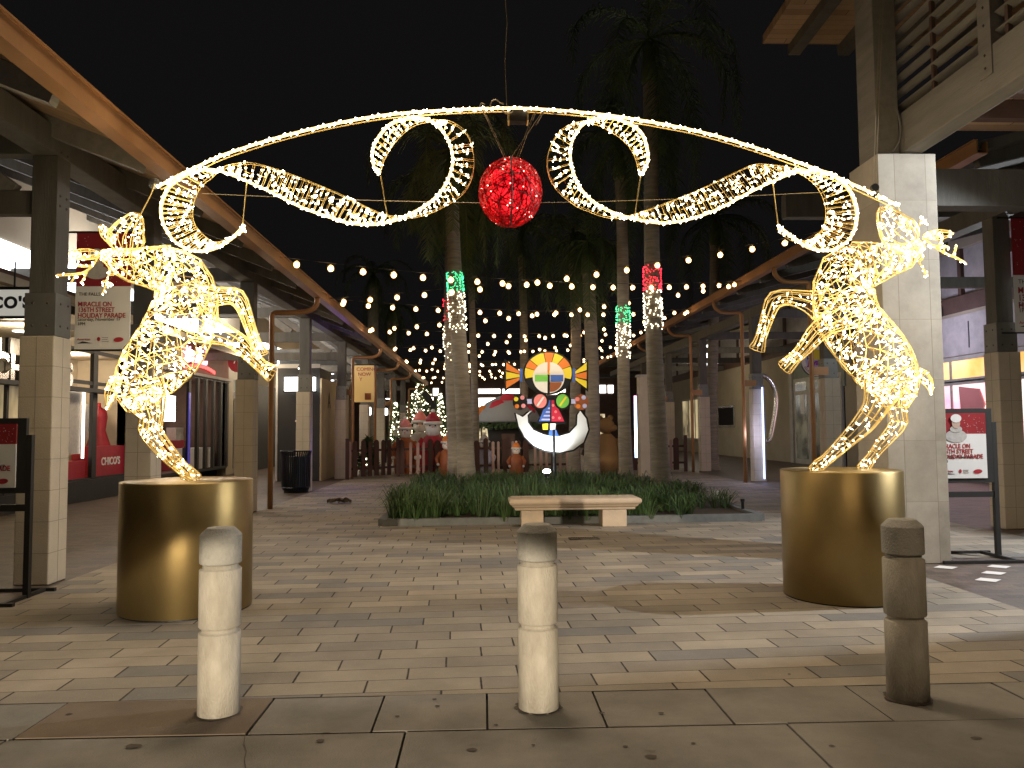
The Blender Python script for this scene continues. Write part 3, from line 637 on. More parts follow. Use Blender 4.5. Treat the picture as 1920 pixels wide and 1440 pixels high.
# sage shopfront with round sign
MB().box(RW-.06, RW-.003, 27.3, 32.0, 2.9, 4.45).build('sign_panel', 'sage', W)
MB().box(RW-.12, RW-.0, 31.9, 32.2, 0, 4.45).build('pilaster', 'frame_p', W)
dr = MB().box(RW-.08, RW, 27.5, 31.8, 0, 3.4).build('door', 'frame_p', W)
g = MB()
for a, c_ in ((27.7, 28.7), (29.0, 30.2), (30.5, 31.6)): g.box(RW-.092, RW-.081, a, c_, .2, 2.75); g.box(RW-.092, RW-.081, a, c_, 2.9, 3.25)
g.build('glazing', 'dispd', dr)
MB().box(RW-.13, RW-.09, 29.9, 29.96, .9, 1.3).build('handle', 'silver', dr)
MB().box(RW-.1, RW-.093, 30.7, 31.1, 2.0, 2.75).build('notice', 'offwhite', dr)
q = AY(1531, 677, 27.2); s = thing('round_sign', 'round cream shop sign with purple script and a blue and yellow ice above a bowl', 'sign', q)
def disc(c, r, n=36): return [c+V((r*math.cos(2*math.pi*i/n), 0, r*math.sin(2*math.pi*i/n))) for i in range(n)]
MB().prism(disc(q, .555), (0, .08, 0)).build('rim', 'dkt', s)
MB().prism(disc(q+V((0, -.012, 0)), .535), (0, .0118, 0)).build('face', 'cream', s)
half = [q+V((.36*math.cos(a), -.024, .05+.36*math.sin(a))) for a in [i*math.pi/12 for i in range(13)]]
MB().prism(half, (0, .0118, 0)).build('ice', 'yellow', s)
MB().prism([q+V((.36*math.cos(a), -.03, .05+.36*math.sin(a))) for a in [math.pi*.68+i*math.pi*.32/6 for i in range(7)]]+[q+V((-.14, -.03, .05))], (0, .005, 0)).build('ice_stripe', 'blue', s)
MB().prism([q+V((-.42, -.026, .05)), q+V((.42, -.026, .05)), q+V((.33, -.026, -.2)), q+V((.22, -.026, -.27)), q+V((-.22, -.026, -.27)), q+V((-.33, -.026, -.2))], (0, .012, 0)).build('bowl', 'lilac', s)
M['purple'] = mat('purple lettering', (.30, .03, .28), .5)
text("Jayay's", .3, (q.x, q.y-.03, q.z-.14), (1, 0, 0), (0, 0, 1), 'purple', s, depth=.01, align='CENTER', offset=.012, shear=.15, sx=.85)
for i, ch in enumerate('GOURMET'):
    a = math.radians(208+i*7.4); rr = .5
    if i < 7: text(ch, .1, (q.x+rr*math.cos(a), q.y-.018, q.z+rr*math.sin(a)), (-math.sin(a), 0, math.cos(a)), (-math.cos(a), 0, -math.sin(a)), 'brown', s, depth=.006, align='CENTER')
MB().tube([(q.x+.5, q.y+.04, q.z+.3), (RW, q.y+.04, q.z+.3)], .02).build('bracket', 'black', s)
# poster on wall, far window
s = thing('framed_poster', 'glossy silver framed poster on the beige wall between two right arcade columns', 'poster', (RW-.05, 41, 1.6))
MB().box(RW-.05, RW-.002, 39.6, 42.4, 1.5, 2.6).build('frame', 'silver', s); MB().box(RW-.06, RW-.051, 39.75, 42.25, 1.6, 2.5).build('print', 'glass', s)
shopwin(W, RW, 44, 50, .8, 3.2, 'dispb', 4, 'frame_p', -1)
# chrome oval ring
q = AY(1432, 766, 23.4)
s = thing('metal_ring', 'tall polished oval metal ring sculpture behind a right arcade column', 'sculpture', (q.x, q.y, 0))
pts = [q+V((.36*math.cos(a)+.05*math.sin(3*a), 0, 1.0*math.sin(a))) for a in [i*2*math.pi/40 for i in range(40)]]
MB().tube(pts, .065, 10, closed=True).build('ring', 'silver', s, True); MB().tube([(q.x, q.y, 0), (q.x, q.y, q.z-.98)], .05, 8).build('post', 'black', s)
# ================================================================ END BUILDING
YB = 60
E = thing('end_building', 'low brown building with brightly lit windows closing the far end of the walk', 'building', (1, YB, 0))
M['glow3'] = emis('lit far windows', (1, .97, .9), 3.5)
MB().box(-14, 18, YB, YB+6, 0, 6.2).build('wall', 'brownband', E)
MB().box(-14, 18, YB-1.2, YB+6.5, 6.2, 6.6).box(-14, 18, YB-.8, YB-.6, 5.3, 5.6).build('roof', 'timber', E)
for (u0, u1, v0, v1) in ((886, 938, 729, 738), (942, 984, 729, 738), (888, 934, 746, 768), (1016, 1060, 729, 740), (1122, 1136, 722, 737), (1140, 1150, 722, 737), (812, 822, 728, 742)):
    a = AY(u0, v1, YB-.05); c_ = AY(u1, v0, YB-.05)
    MB().box(a.x, c_.x, YB-.05, YB-.01, a.z, c_.z).build('window', 'glow3', E)
M['farlit'] = lit_interior('lit far shop', (.06, .045, .02), (.9, .75, .45), 1.1, 3.5)
for (u0, u1) in ((888, 901), (904, 917), (920, 936), (1126, 1134)):
    a = AY(u0, 826, YB-.05); c_ = AY(u1, 776, YB-.05); MB().box(a.x, c_.x, YB-.05, YB-.01, max(a.z, .1), c_.z).build('window', 'farlit', E)
# ================================================================ BANNERS AND POSTER STANDS
def parade(par, x0, x1, y, z0, z1, split, ty=-.006):
    """poster facing the camera: red photo half above a white half with the words"""
    w = x1-x0; zs = z0+(z1-z0)*split
    MB().box(x0, x1, y, y+.012, zs, z1).build('photo_half', 'redp', par)
    MB().box(x0, x1, y, y+.012, z0, zs-.0005).build('text_half', 'offwhite', par)
    cx = x0+w*.38; fz = zs+(z1-zs)*.52; r = w*.1; yy = y+ty
    def el(rx, rz_, dx, dz, m, n, dy=0):
        MB().prism([V((cx+dx+rx*math.cos(i*.3142), yy-dy, fz+dz+rz_*math.sin(i*.3142))) for i in range(20)], (0, .003, 0)).build(n, m, par)
    el(r*2.2, r*1.3, 0, -r*2.6, 'grey', 'coat'); el(r*1.25, r*.7, 0, -r*1.2, 'grey', 'scarf', .0035); el(r*.85, r*1.1, 0, 0, 'skin', 'face', .007); el(r*1.1, r*.85, 0, r*.95, 'offwhite', 'knit_hat', .0105)
    fl = MB()
    for _ in range(70):
        fx = x0+random.uniform(.03, .97)*w; fz2 = zs+random.uniform(.05, .95)*(z1-zs)
        if abs(fx-cx) > r*1.6: fl.octa((fx, y-.002, fz2), w*random.uniform(.003, .008), .001, (0, 1, 0))
    fl.build('snow_flecks', 'offwhite', par)
    h = (zs-z0)
    text('THE FALLS', w*.085, (x0+w*.06, y-.003, zs-h*.15), (1, 0, 0), (0, 0, 1), 'dkt', par, depth=.003)
    text('MIRACLE ON\n136TH STREET\nHOLIDAY PARADE', w*.122, (x0+w*.05, y-.003, zs-h*.32), (1, 0, 0), (0, 0, 1), 'redt', par, depth=.003, linesp=.86, offset=.0012*w/.56, sx=.86)
    text('Saturday, November 17\n1PM', w*.085, (x0+w*.05, y-.003, zs-h*.55), (1, 0, 0), (0, 0, 1), 'dkt', par, depth=.003, sx=.95)
    text('American', w*.062, (x0+w*.05, y-.003, z0+h*.14), (1, 0, 0), (0, 0, 1), 'redt', par, depth=.003)
    MB().prism([(x0+w*.05, y-.004, z0+h*.09), (x0+w*.33, y-.004, z0+h*.095), (x0+w*.15, y-.004, z0+h*.125)], (0, .003, 0)).box(x0+w*.5, x0+w*.62, y-.004, y-.001, z0+h*.12, z0+h*.125).box(x0+w*.5, x0+w*.6, y-.004, y-.001, z0+h*.15, z0+h*.155).box(x0+w*.5, x0+w*.61, y-.004, y-.001, z0+h*.18, z0+h*.185).build('logo', 'dkt', par)
    MB().prism([V((x0+w*.44+w*.03*math.cos(a), y-.004, z0+h*.16+w*.04*math.sin(a))) for a in [i*.6283 for i in range(10)]], (0, .003, 0)).prism([V((x0+w*.8+w*.09*math.cos(a), y-.004, z0+h*.15+w*.045*math.sin(a+.15))) for a in [i*.3142 for i in range(20)]], (0, .003, 0)).build('logo', 'redt', par)
a = AY(139, 655, 8.2); c_ = AY(247, 437, 8.2)
s = thing('banner', 'red and white parade banner hung on the first left post behind the left reindeer antlers', 'banner', (a.x, 8.2, a.z), 'parade banners on arcade posts')
parade(s, a.x, c_.x, 8.2, a.z, c_.z, .54)
for z_ in (c_.z+.01, a.z-.01): MB().tube([(a.x-.15, 8.21, z_), (c_.x, 8.21, z_)], .012).build('rod', 'black', s)
a = AY(1892, 625, 11.0); c_ = AY(2010, 415, 11.0)
s = thing('banner', 'red and white parade banner hung on the right arcade post at the edge of view', 'banner', (a.x, 11, a.z), 'parade banners on arcade posts')
parade(s, a.x, c_.x, 10.85, a.z, c_.z, .5)
for z_ in (c_.z+.01, a.z-.01): MB().tube([(a.x-.2, 10.86, z_), (c_.x, 10.86, z_)], .012).build('rod', 'black', s)
def stand(x0, x1, y, label, zt, zb):
    s = thing('poster_stand', label, 'sign stand', ((x0+x1)/2, y, 0), 'black floor poster stands')
    f = MB(); t_ = .05
    f.box(x0, x1, y, y+.04, zt-t_, zt).box(x0, x1, y, y+.04, zb, zb+t_).box(x0, x0+t_, y, y+.04, zb+t_, zt-t_).box(x1-t_*1.6, x1, y, y+.04, zb+t_, zt-t_)
    f.build('frame', 'blackmatt', s)
    l = MB().box(x1+.002, x1+.05, y+.0, y+.05, 0, zt-.15).box(x0-.05, x0-.002, y, y+.05, 0, zt-.15).box(x0, x1, y+.01, y+.05, zb-.16, zb-.10)
    l.build('leg', 'blackmatt', s)
    MB().box(x0-.12, x1+.12, y-.35, y-.31, 0, .03).box(x0-.12, x1+.12, y+.3, y+.34, 0, .03).box(x0-.04, x0, y-.31, y+.3, 0, .03).box(x1+.004, x1+.044, y-.31, y+.3, 0.001, .031).build('base', 'blackmatt', s)
    parade(s, x0+t_, x1-t_*1.6, y-.0125, zb+t_, zt-t_, .68)
yl_ = 7.2; x1 = AY(47, 900, yl_).x
stand(x1-.66, x1, yl_, 'black floor stand with a parade poster cut by the left edge of view', AY(30, 784, yl_).z, AY(30, 925, yl_).z)
yr = G(1860, 1046).y; x1 = AY(1862, 850, yr).x
stand(x1-.68, x1, yr, 'black floor stand with a parade poster behind the stone pillar', AY(1820, 766, yr).z, AY(1820, 905, yr).z)
# ================================================================ BENCH, PLANTER
a = G(978, 990); c_ = G(1184, 990); y = a.y
s = thing('stone_bench', 'cream cast stone bench with moulded edge in front of the planter', 'bench', ((a.x+c_.x)/2, y, 0))
X0 = AY(953, 950, y-.03).x; X1 = AY(1205, 950, y-.03).x; D = .46
ang = math.radians(-1.5)
def prof(x0, x1, y0, y1, sec):
    b = MB(); vs = []
    for (o_, z) in sec: vs += [(x0-o_, y0-o_, z), (x1+o_, y0-o_, z), (x1+o_, y1+o_, z), (x0-o_, y1+o_, z)]
    fs = [(3, 2, 1, 0)]
    for i in range(len(sec)-1):
        for j in range(4): j2 = (j+1) % 4; fs.append((i*4+j, i*4+j2, (i+1)*4+j2, (i+1)*4+j))
    n = len(sec)-1; fs.append((n*4, n*4+1, n*4+2, n*4+3)); return b.add(vs, fs)
prof(X0+.1, X1-.1, y+.02, y+D-.02, [(-.02, .25), (.0, .262), (.0, .285), (.035, .31), (.045, .33), (.055, .335), (.075, .35), (.085, .375), (.083, .40), (.07, .42), (.03, .432)]).build('seat', 'bench', s, bevel=.004)
for u0, u1 in ((978, 1020), (1133, 1180)):
    MB().box(G(u0, 990).x, G(u1, 990).x, y+.03, y+D-.03, 0, .249).build('leg', 'bench', s, bevel=.008)
pl = [(G(717, 986).x, G(717, 986).y), (G(1426, 976).x, G(1426, 976).y), (4.55, 19.3), (-1.5, 19.3)]
P_ = thing('planter', 'low grey kerb planter bed ringed by a concrete edge under the palms', 'planter', (pl[0][0], pl[0][1], 0))
for i in range(4):
    p0 = V((*pl[i], .05)); p1 = V((*pl[(i+1) % 4], .05)); MB().beam(p0+V((0, 0, 0)), p1, .13 if i != 0 else .14, .11 if i % 2 else .112).build('kerb', 'kerb', P_)
MB().add([(pl[0][0], pl[0][1], .06), (pl[1][0], pl[1][1], .06), (pl[2][0], pl[2][1], .06), (pl[3][0], pl[3][1], .06)], [(0, 1, 2, 3)]).build('soil', 'soil', P_)
def gr_h(x, y):
    return .40+.12*noise.noise(V((x*.9, y*.9, 0)))
b = MB()
tufts = []
while len(tufts) < 760:
    y = random.uniform(12.15, 19.1); x = random.uniform(-1.45, 4.4)
    if y < 12.6 and .1 < x < 2.9 and random.random() < .25: continue
    if x > 3.35 and (y < 13.6 or random.random() < .35): continue
    if (x+1.0-.55)**2+(y-12.3)**2 < .14: continue
    tufts.append((x, y))
for i in range(60): tufts.append((random.uniform(-1.42, -.7), random.uniform(12.2, 14)))
for (x, y) in tufts:
    h0 = gr_h(x, y)*random.uniform(.7, 1.2)*(0.75 if x > 3.2 else 1)
    for k in range(17):
        a_ = random.uniform(0, 6.283); sp_ = random.uniform(.10, .44); h = h0*random.uniform(.65, 1.1); w = random.uniform(.0045, .008)
        d = V((math.cos(a_), math.sin(a_), 0)); n_ = V((-d.y, d.x, 0))*w; o_ = V((x, y, .05))+d*random.uniform(0, .05)
        p = [o_, o_+d*sp_*.35+V((0, 0, h*.62)), o_+d*sp_*.75+V((0, 0, h)), o_+d*sp_*1.25+V((0, 0, h*random.uniform(.55, .92)))]
        b.add([p[0]-n_, p[0]+n_, p[1]-n_, p[1]+n_, p[2]-n_*.8, p[2]+n_*.8, p[3]], [(0, 1, 3, 2), (2, 3, 5, 4), (4, 5, 6)])
tag(b.build('planter_grass', 'grass'), 'dense dark green arching lilyturf grass filling the planter bed', 'grass', kind='stuff')
# small fixtures in the bed
q = G(1393, 966); s = thing('path_light', 'short black bollard light at the right corner of the planter', 'light', (q.x, q.y, .1))
MB().lathe((q.x, q.y, .1), [(.025, 0), (.025, .12), (.035, .125), (.035, .17), (.01, .175)], 14).build('stem', 'black', s)
q = G(1345, 945, .1); s = thing('electrical_box', 'small pale outlet box on a stake at the front right of the grass', 'outlet box', (q.x, q.y, .1))
MB().box(q.x-.035, q.x+.035, q.y, q.y+.05, .2, .33).build('box', 'offwhite', s, bevel=.004); MB().tube([(q.x, q.y+.02, .05), (q.x, q.y+.02, .2)], .012).build('stake', 'steel', s)
# palm litter on the paving
q = G(642, 944); b = MB()
for k in range(7):
    a_ = random.uniform(-.5, .7); L_ = random.uniform(.25, .5); o_ = V((q.x+random.uniform(-.14, .1), q.y+random.uniform(-.12, .12), .015)); w = random.uniform(.03, .07)
    vs = []; n = 7
    for i in range(n):
        t_ = i/(n-1); c0 = o_+V((math.cos(a_)*L_*(t_-.5), math.sin(a_)*L_*(t_-.5), .035*math.sin(t_*3.1)+random.uniform(0, .03)))
        ww = w*math.sin(.4+t_*2.5); vs += [c0+V((0, ww, random.uniform(0, .06))), c0+V((0, 0, -.01)), c0+V((0, -ww, random.uniform(0, .06)))]
    b.add(vs, [(i*3+j, i*3+j+1, i*3+j+4, i*3+j+3) for i in range(n-1) for j in range(2)])
M['husk'] = mat('dry husk', (.13, .09, .055), .9, var=.35, scale=14)
b.build('fallen_palm_husk', 'husk'); tag(bpy.data.objects['fallen_palm_husk'], 'curled brown fallen palm husk lying on the paving left of the planter', 'palm debris')
# trash can
q = G(557, 922); r = .33; cy = q.y-.12
s = thing('trash_can', 'round navy black slatted litter bin in front of the third left column', 'trash can', (q.x, cy, 0))
b = MB()
for i in range(40):
    a_ = i*math.pi/20; d = V((math.cos(a_), math.sin(a_), 0)); p = [V((q.x, cy, 0))+d*rr+V((0, 0, z)) for rr, z in ((r*.9, .06), (r, .14), (r, .86), (r*1.08, .97))]
    for i2 in range(3): b.beam(p[i2], p[i2+1], .035, .012, up=d)
b.build('slats', 'trash', s); MB().lathe((q.x, cy, 0), [(r*.85, 0), (r*.88, .08), (r*.9, .85)], 28).build('liner', 'black', s, True)
MB().tube([V((q.x, cy, .98))+V((math.cos(i*.3142), math.sin(i*.3142), 0))*r*1.08 for i in range(20)], .018, 6, closed=True).tube([V((q.x, cy, .12))+V((math.cos(i*.3142), math.sin(i*.3142), 0))*r*1.0 for i in range(20)], .014, 6, closed=True).build('rim', 'trash', s)
# ================================================================ FENCE
fp = [G(651, 899), G(746, 893), G(1286, 884)]
fp = [V((p.x, p.y, 0)) for p in fp]
S = thing('picket_fence', 'low fence of dark brown and dusty pink pickets around the holiday display', 'fence', fp[1])
def pick(p, d, w, h, m):
    b = MB(); n = V((-d.y, d.x, 0))*.02
    pts = [p-d*w/2+V((0, 0, .06)), p+d*w/2+V((0, 0, .06)), p+d*w/2+V((0, 0, h-w*.4)), p+d*w*.3+V((0, 0, h-.02)), p+V((0, 0, h)), p-d*w*.3+V((0, 0, h-.02)), p-d*w/2+V((0, 0, h-w*.4))]
    b.prism(pts, n).build('picket', m, S)
for k in range(2):
    a = fp[k]; c_ = fp[k+1]; L_ = (c_-a).length; d = (c_-a).normalized(); x = .1
    while x < L_-.1:
        if k == 0 or random.random() < .42: m = 'picketb'; w = random.uniform(.13, .2); h = random.uniform(1.1, 1.2)
        else: m = 'picketp'; w = random.uniform(.08, .1); h = 1.08
        if k == 0 and random.random() < .22: m = 'picketp'; w = .09
        pick(a+d*x, d, w, h, m); x += w+random.uniform(.07, .16)
    for z in (.3, .85): MB().beam(a+V((0, .05, z)), c_+V((0, .05, z)), .03, .07).build('rail', 'picketb', S)
for p in fp: MB().box(p.x-.05, p.x+.05, p.y-.05, p.y+.05, 0, 1.22).build('post', 'picketb', S)
# ================================================================ PALMS
def palm(base, top, r0, r1, zc, fl, nf, label, wraps=(), seed=0, droop=1.0, leafm='frond', wl=.55, name='palm_tree'):
    random.seed(100+seed)
    bx_, by_ = base; tx, ty = top
    t = thing(name, label, 'palm tree', (bx_, by_, 0), 'palm trees in the walk')
    n = 130; path = []; R = []
    def at(z):
        k = z/zc; return V((bx_+(tx-bx_)*k+.05*math.sin(k*5+seed), by_+(ty-by_)*k, z))
    for i in range(n+1):
        z = (zc-.9)*i/n; k = i/n; path.append(at(z)); R.append((r0*(1+.35*math.exp(-k*14))*(1-k)+r1*k)*(1+random.choice((0, 0, .007, .013))+.008*math.sin(i*.7)))
    MB().tube(path, R, 20).build('trunk', 'bark', t, True)
    MB().tube([at(zc-1.0), at(zc-.9), at(zc-.6), at(zc-.2), at(zc+.1)], [r1*1.0, r1*1.25, r1*1.15, r1*.7, .05], 16).build('crownshaft', 'shaft', t, True)
    c = at(zc); b = MB()
    for f in range(nf):
        a = f*2.39996+random.uniform(-.2, .2); el = random.uniform(-.2, 1.15) if f > nf*.25 else random.uniform(-.9, -.1)
        L_ = fl*random.uniform(.85, 1.1); d = V((math.cos(a), math.sin(a), 0)); pts = []; m_ = 16; p = c.copy(); ang = el
        for i in range(m_+1):
            pts.append(p.copy()); p = p+(d*math.cos(ang)+V((0, 0, math.sin(ang))))*L_/m_
            ang -= (.12+.1*i/m_)*droop*(1.0 if ang > -1.45 else .05)
        b.tube(pts, [.028*(1-i/m_)+.004 for i in range(m_+1)], 4)
        sd = V((-d.y, d.x, 0)); NL = 62
        for i in range(4, NL):
            k = i/NL*m_; j = min(int(k), m_-1); q = pts[j].lerp(pts[j+1], k-j); tt = (pts[j+1]-pts[j]).normalized(); u_ = sd.cross(tt)
            if u_.z < 0: u_ = -u_
            ll = wl*math.sin(.35+2.5*i/NL)*random.uniform(.8, 1.15)
            for s_ in (-1, 1):
                dd = (sd*s_*random.uniform(.6, 1)+tt*random.uniform(.5, .9)+u_*random.uniform(-.3, .25)).normalized()
                e1 = q+dd*ll*.55+V((0, 0, -.06*ll)); e2 = q+dd*ll+V((0, 0, -ll*random.uniform(.25, .6))); w = tt*.013
                b.add([q-w, q+w, e1+w, e1-w, e2], [(0, 1, 2, 3), (3, 2, 4)])
    b.build('crown', leafm, t)
    for (z0, z1, m, cnt, side) in wraps:
        w = MB(); cb = MB(); turns = int((z1-z0)/.07); rr0 = r0*(1-z0/zc)+r1*z0/zc+.012
        pth = []
        for i in range(turns*14):
            z = z0+(z1-z0)*i/(turns*14); a = i*2*math.pi/14; q = at(z); pth.append(q+V((math.cos(a), math.sin(a), 0))*rr0)
        cb.tube(pth, .003, 3)
        cb.build('light_cord', 'black', t)
        for i in range(cnt):
            z = random.uniform(z0, z1); a = random.uniform(*side); q = at(z)
            w.octa(q+V((math.cos(a), math.sin(a), 0))*(rr0+.012), .012, .018, rv())
        o = w.build('light_bulbs', m, t); o['kind'] = 'stuff'
    return t
def zat(v, u, y): return AY(u, v, y).z
ALL = (0, 6.283)
q = G(872, 928); y = q.y; x2 = AY(852, 400, y).x; zt = 7.9
tx = q.x+(x2-q.x)/(zat(400, 852, y))*zt
z = lambda v: zat(v, 860, y)
palm((q.x, y), (tx, y), .19, .15, zt, 2.9, 15, 'tall palm at the front left of the planter wrapped in green and white lights', [(z(548), z(512), 'fgreen', 190, ALL), (z(625), z(548), 'fwhite', 170, ALL)], 1, 1.15, 'frond2')
y = 20.5; q = AY(845, 820, y); zz = lambda v: zat(v, 840, y)
palm((q.x+.1, y), (AY(846, 300, y).x, y), .2, .16, 8.0, 3.0, 14, 'palm behind the front left palm, red and white lights at its left edge', [(zz(605), zz(560), 'fred', 60, ALL), (zz(690), zz(606), 'fwhite', 80, ALL)], 2)
q = AY(1240, 900, 16.8); y = 16.8; x2 = AY(1212, 120, y).x; zt = zat(75, 1208, y); z = lambda v: zat(v, 1230, y)
palm((q.x, y), (x2, y), .19, .15, zt, 3.5, 17, 'tallest palm at the right of the planter wrapped in red and white lights', [(z(545), z(498), 'fred', 200, ALL), (z(618), z(546), 'fwhite', 190, ALL)], 3, 1.2)
y = 18.6; q = AY(1178, 880, y); z = lambda v: zat(v, 1172, y); zt = 8.4
palm((q.x, y), (AY(1158, 330, y).x, y), .155, .13, zt, 3.0, 14, 'slender palm wrapped in green and white lights between sculpture and tallest palm', [(z(607), z(574), 'fgreen', 120, ALL), (z(672), z(608), 'fwhite', 150, ALL)], 4, 1.1)
y = 24.5; q = AY(1079, 870, y); palm((q.x, y), (AY(1076, 500, y).x, y), .18, .15, 7.6, 2.7, 13, 'pale trunked palm behind the fence just right of the cut out sculpture', (), 5)
y = 23; q = AY(1109, 870, y); palm((q.x, y), (AY(1106, 500, y).x, y), .22, .18, 7.0, 2.7, 13, 'thicker pale trunked palm with a wire band behind the fence and sculpture', (), 6)
y = 26; q = AY(889, 860, y); palm((q.x, y), (AY(886, 500, y).x, y), .13, .1, 8.3, 2.6, 12, 'thin palm trunk right behind the front left palm', (), 7)
y = 50; q = AY(702, 800, y); palm((q.x, y), (AY(700, 500, y).x, y), .42, .32, 11.4, 3.4, 14, 'distant dim palm above the left arcade roof', (), 8)
y = 52; q = AY(738, 800, y); palm((q.x, y), (AY(733, 560, y).x, y), .36, .28, 9.6, 3.0, 12, 'distant dim palm nearer the middle above the left arcade roof', (), 9)
y = 27; q = AY(1335, 800, y); palm((q.x, y), (AY(1335, 300, y).x, y), .2, .16, 8.8, 3.6, 15, 'dark palm standing behind the right gutter with its crown hanging over it', (), 10)
y = 30; q = AY(985, 860, y); palm((q.x, y), (AY(975, 300, y).x, y), .17, .14, 9.0, 3.4, 14, 'dark palm deep in the walk behind the red ball and sculpture', (), 11)
random.seed(5)
# ================================================================ REINDEER + ARCH
dl = G(349, 1105); dr_ = G(1582, 1085)
def drum(u0, u1, vfront, vtop, label):
    c = G((u0+u1)/2, vfront); D = math.hypot(c.x, c.y); hw = (u1-u0)/2/F
    r = .5; cc = c*((D+r)/D); cc.z = 0
    r = hw*math.hypot(cc.x, cc.y)*math.cos(math.atan2(cc.x, cc.y)+YAW*0)*1.0
    dd = V((c.x, c.y, 0)).normalized(); cc = V((c.x, c.y, 0))+dd*r
    zt_ = (C0+ray((u0+u1)/2, vtop)*(c.y/ray((u0+u1)/2, vtop).y)).z
    t = thing('gold_drum', label, 'plinth', cc, 'gold drum plinths')
    MB().lathe(cc, [(r, .012), (r, zt_-.006), (r-.006, zt_)], 96).build('body', 'gold', t, True, bevel=0)
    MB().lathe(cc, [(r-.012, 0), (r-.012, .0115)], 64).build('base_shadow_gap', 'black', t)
    return cc, r, zt_
DL, rl, zl = drum(234, 463, 1165, 907, 'tall gold painted drum carrying the left reindeer')
DR, rr_, zr = drum(1475, 1692, 1139, 886, 'tall gold painted drum carrying the right reindeer beside the stone pillar')
for o in bpy.data.objects:
    if o.name.startswith('body'):
        for pl_ in o.data.polygons: pl_.use_smooth = abs(pl_.normal.z) < .5
PD = (DR-DL); PD.z = 0; PD.normalize(); PN = V((PD.y, -PD.x, 0))   # toward camera
if PN.y > 0: PN = -PN
def PP(u, v, d=0.):
    r = ray(u, v); k = (DL-C0).dot(PN)/r.dot(PN); return C0+r*k+PN*d
def pscale(u, v): return (PP(u, v)-C0).dot(ROT @ V((0, 0, -1)))/F
def chain3(ch, step):
    pts = []
    for c in ch:
        u, v, r = c[:3]; d = c[3] if len(c) > 3 else 0
        p = PP(u, v, d); pts.append((p.x, p.y, p.z, r*pscale(u, v)))
    return smoothpath(pts, step)
def wirebody(ch, step, K, dr, wr, nb, jit=0., diag=0., br=.011, cords=0, inn=.35, ringev=1):
    """wire cage round a centre line: rings, lengthwise wires, diagonals; returns (wires, bulbs)"""
    S_ = chain3(ch, step); n = len(S_); w = MB(); bl_ = MB(); rings = []
    for i, s_ in enumerate(S_):
        p = V(s_[:3]); t = (V(S_[min(i+1, n-1)][:3])-V(S_[max(i-1, 0)][:3])).normalized(); bx2 = t.cross(PN).normalized()
        rings.append([p+(bx2*math.cos(a)+PN*math.sin(a)*dr)*s_[3]+t*jit*s_[3]*random.uniform(-1, 1)*abs(math.sin(a)) for a in [2*math.pi*(j+(.5*(i % 2) if diag else 0))/K for j in range(K)]])
    for i in range(n):
        if i % ringev == 0 or i in (0, n-1):
            for j in range(K):
                if not diag or i in (0, n-1) or random.random() < .7: w.seg(rings[i][j], rings[i][(j+1) % K], wr*.8)
        if i < n-1:
            for j in range(K):
                if diag:
                    j2 = (j+(1 if i % 2 else -1)) % K
                    if random.random() < diag: w.seg(rings[i][j], rings[i+1][j], wr)
                    if random.random() < diag: w.seg(rings[i][j], rings[i+1][j2], wr)
                    if random.random() < .06: w.seg(rings[i][j], rings[i+1][(j+random.choice((2, -2))) % K], wr*.8)
                else: w.seg(rings[i][j], rings[i+1][j], wr)
    for s0 in (1, -1):          # smooth outline bars in the plane of the figure
        o_ = []
        for i, s_ in enumerate(S_):
            p = V(s_[:3]); t = (V(S_[min(i+1, n-1)][:3])-V(S_[max(i-1, 0)][:3])).normalized(); o_.append(p+t.cross(PN).normalized()*s0*s_[3])
        w.tube(o_, wr*1.35, 4)
    for k in range(nb):
        i = random.randrange(n-1); j = random.randrange(K); f = random.random(); g_ = random.random()
        a = rings[i][j].lerp(rings[i][(j+1) % K], f); c = rings[i+1][j].lerp(rings[i+1][(j+1) % K], f); q = a.lerp(c, g_)
        ct = V(S_[i][:3]); nd = (q-ct).normalized(); dd = (nd+rv()*.7).normalized()
        q = ct.lerp(q, inn+(1-inn)*random.random()**.7); bl_.octa(q, br*.42, br*1.9, dd); bl_.octa(q+dd*br, br*.8, br*.62, dd)
    cd = MB()
    for k in range(cords):
        i = random.randrange(n); j = random.randrange(K); p = rings[i][j]; pth = [p]
        for q_ in range(random.randint(4, 8)):
            i = max(0, min(n-1, i+random.choice((-1, 1, 1)))); j = (j+random.choice((-1, 0, 1))) % K; pth.append(rings[i][j].lerp(V(S_[i][:3]), random.uniform(-.05, .1)))
        pth = smoothpath([tuple(x) for x in pth], .05); cd.tube(pth, .0038, 3)
    return w, bl_, cd
class Deer:
    def __init__(s, t): s.t = t; s.b = MB(); s.c = MB()
    def part(s, name, *a, **k):
        w, b_, c_ = wirebody(*a, **k); w.build(name, 'wire', s.t); s.b.add(b_.v, b_.f); s.c.add(c_.v, c_.f)
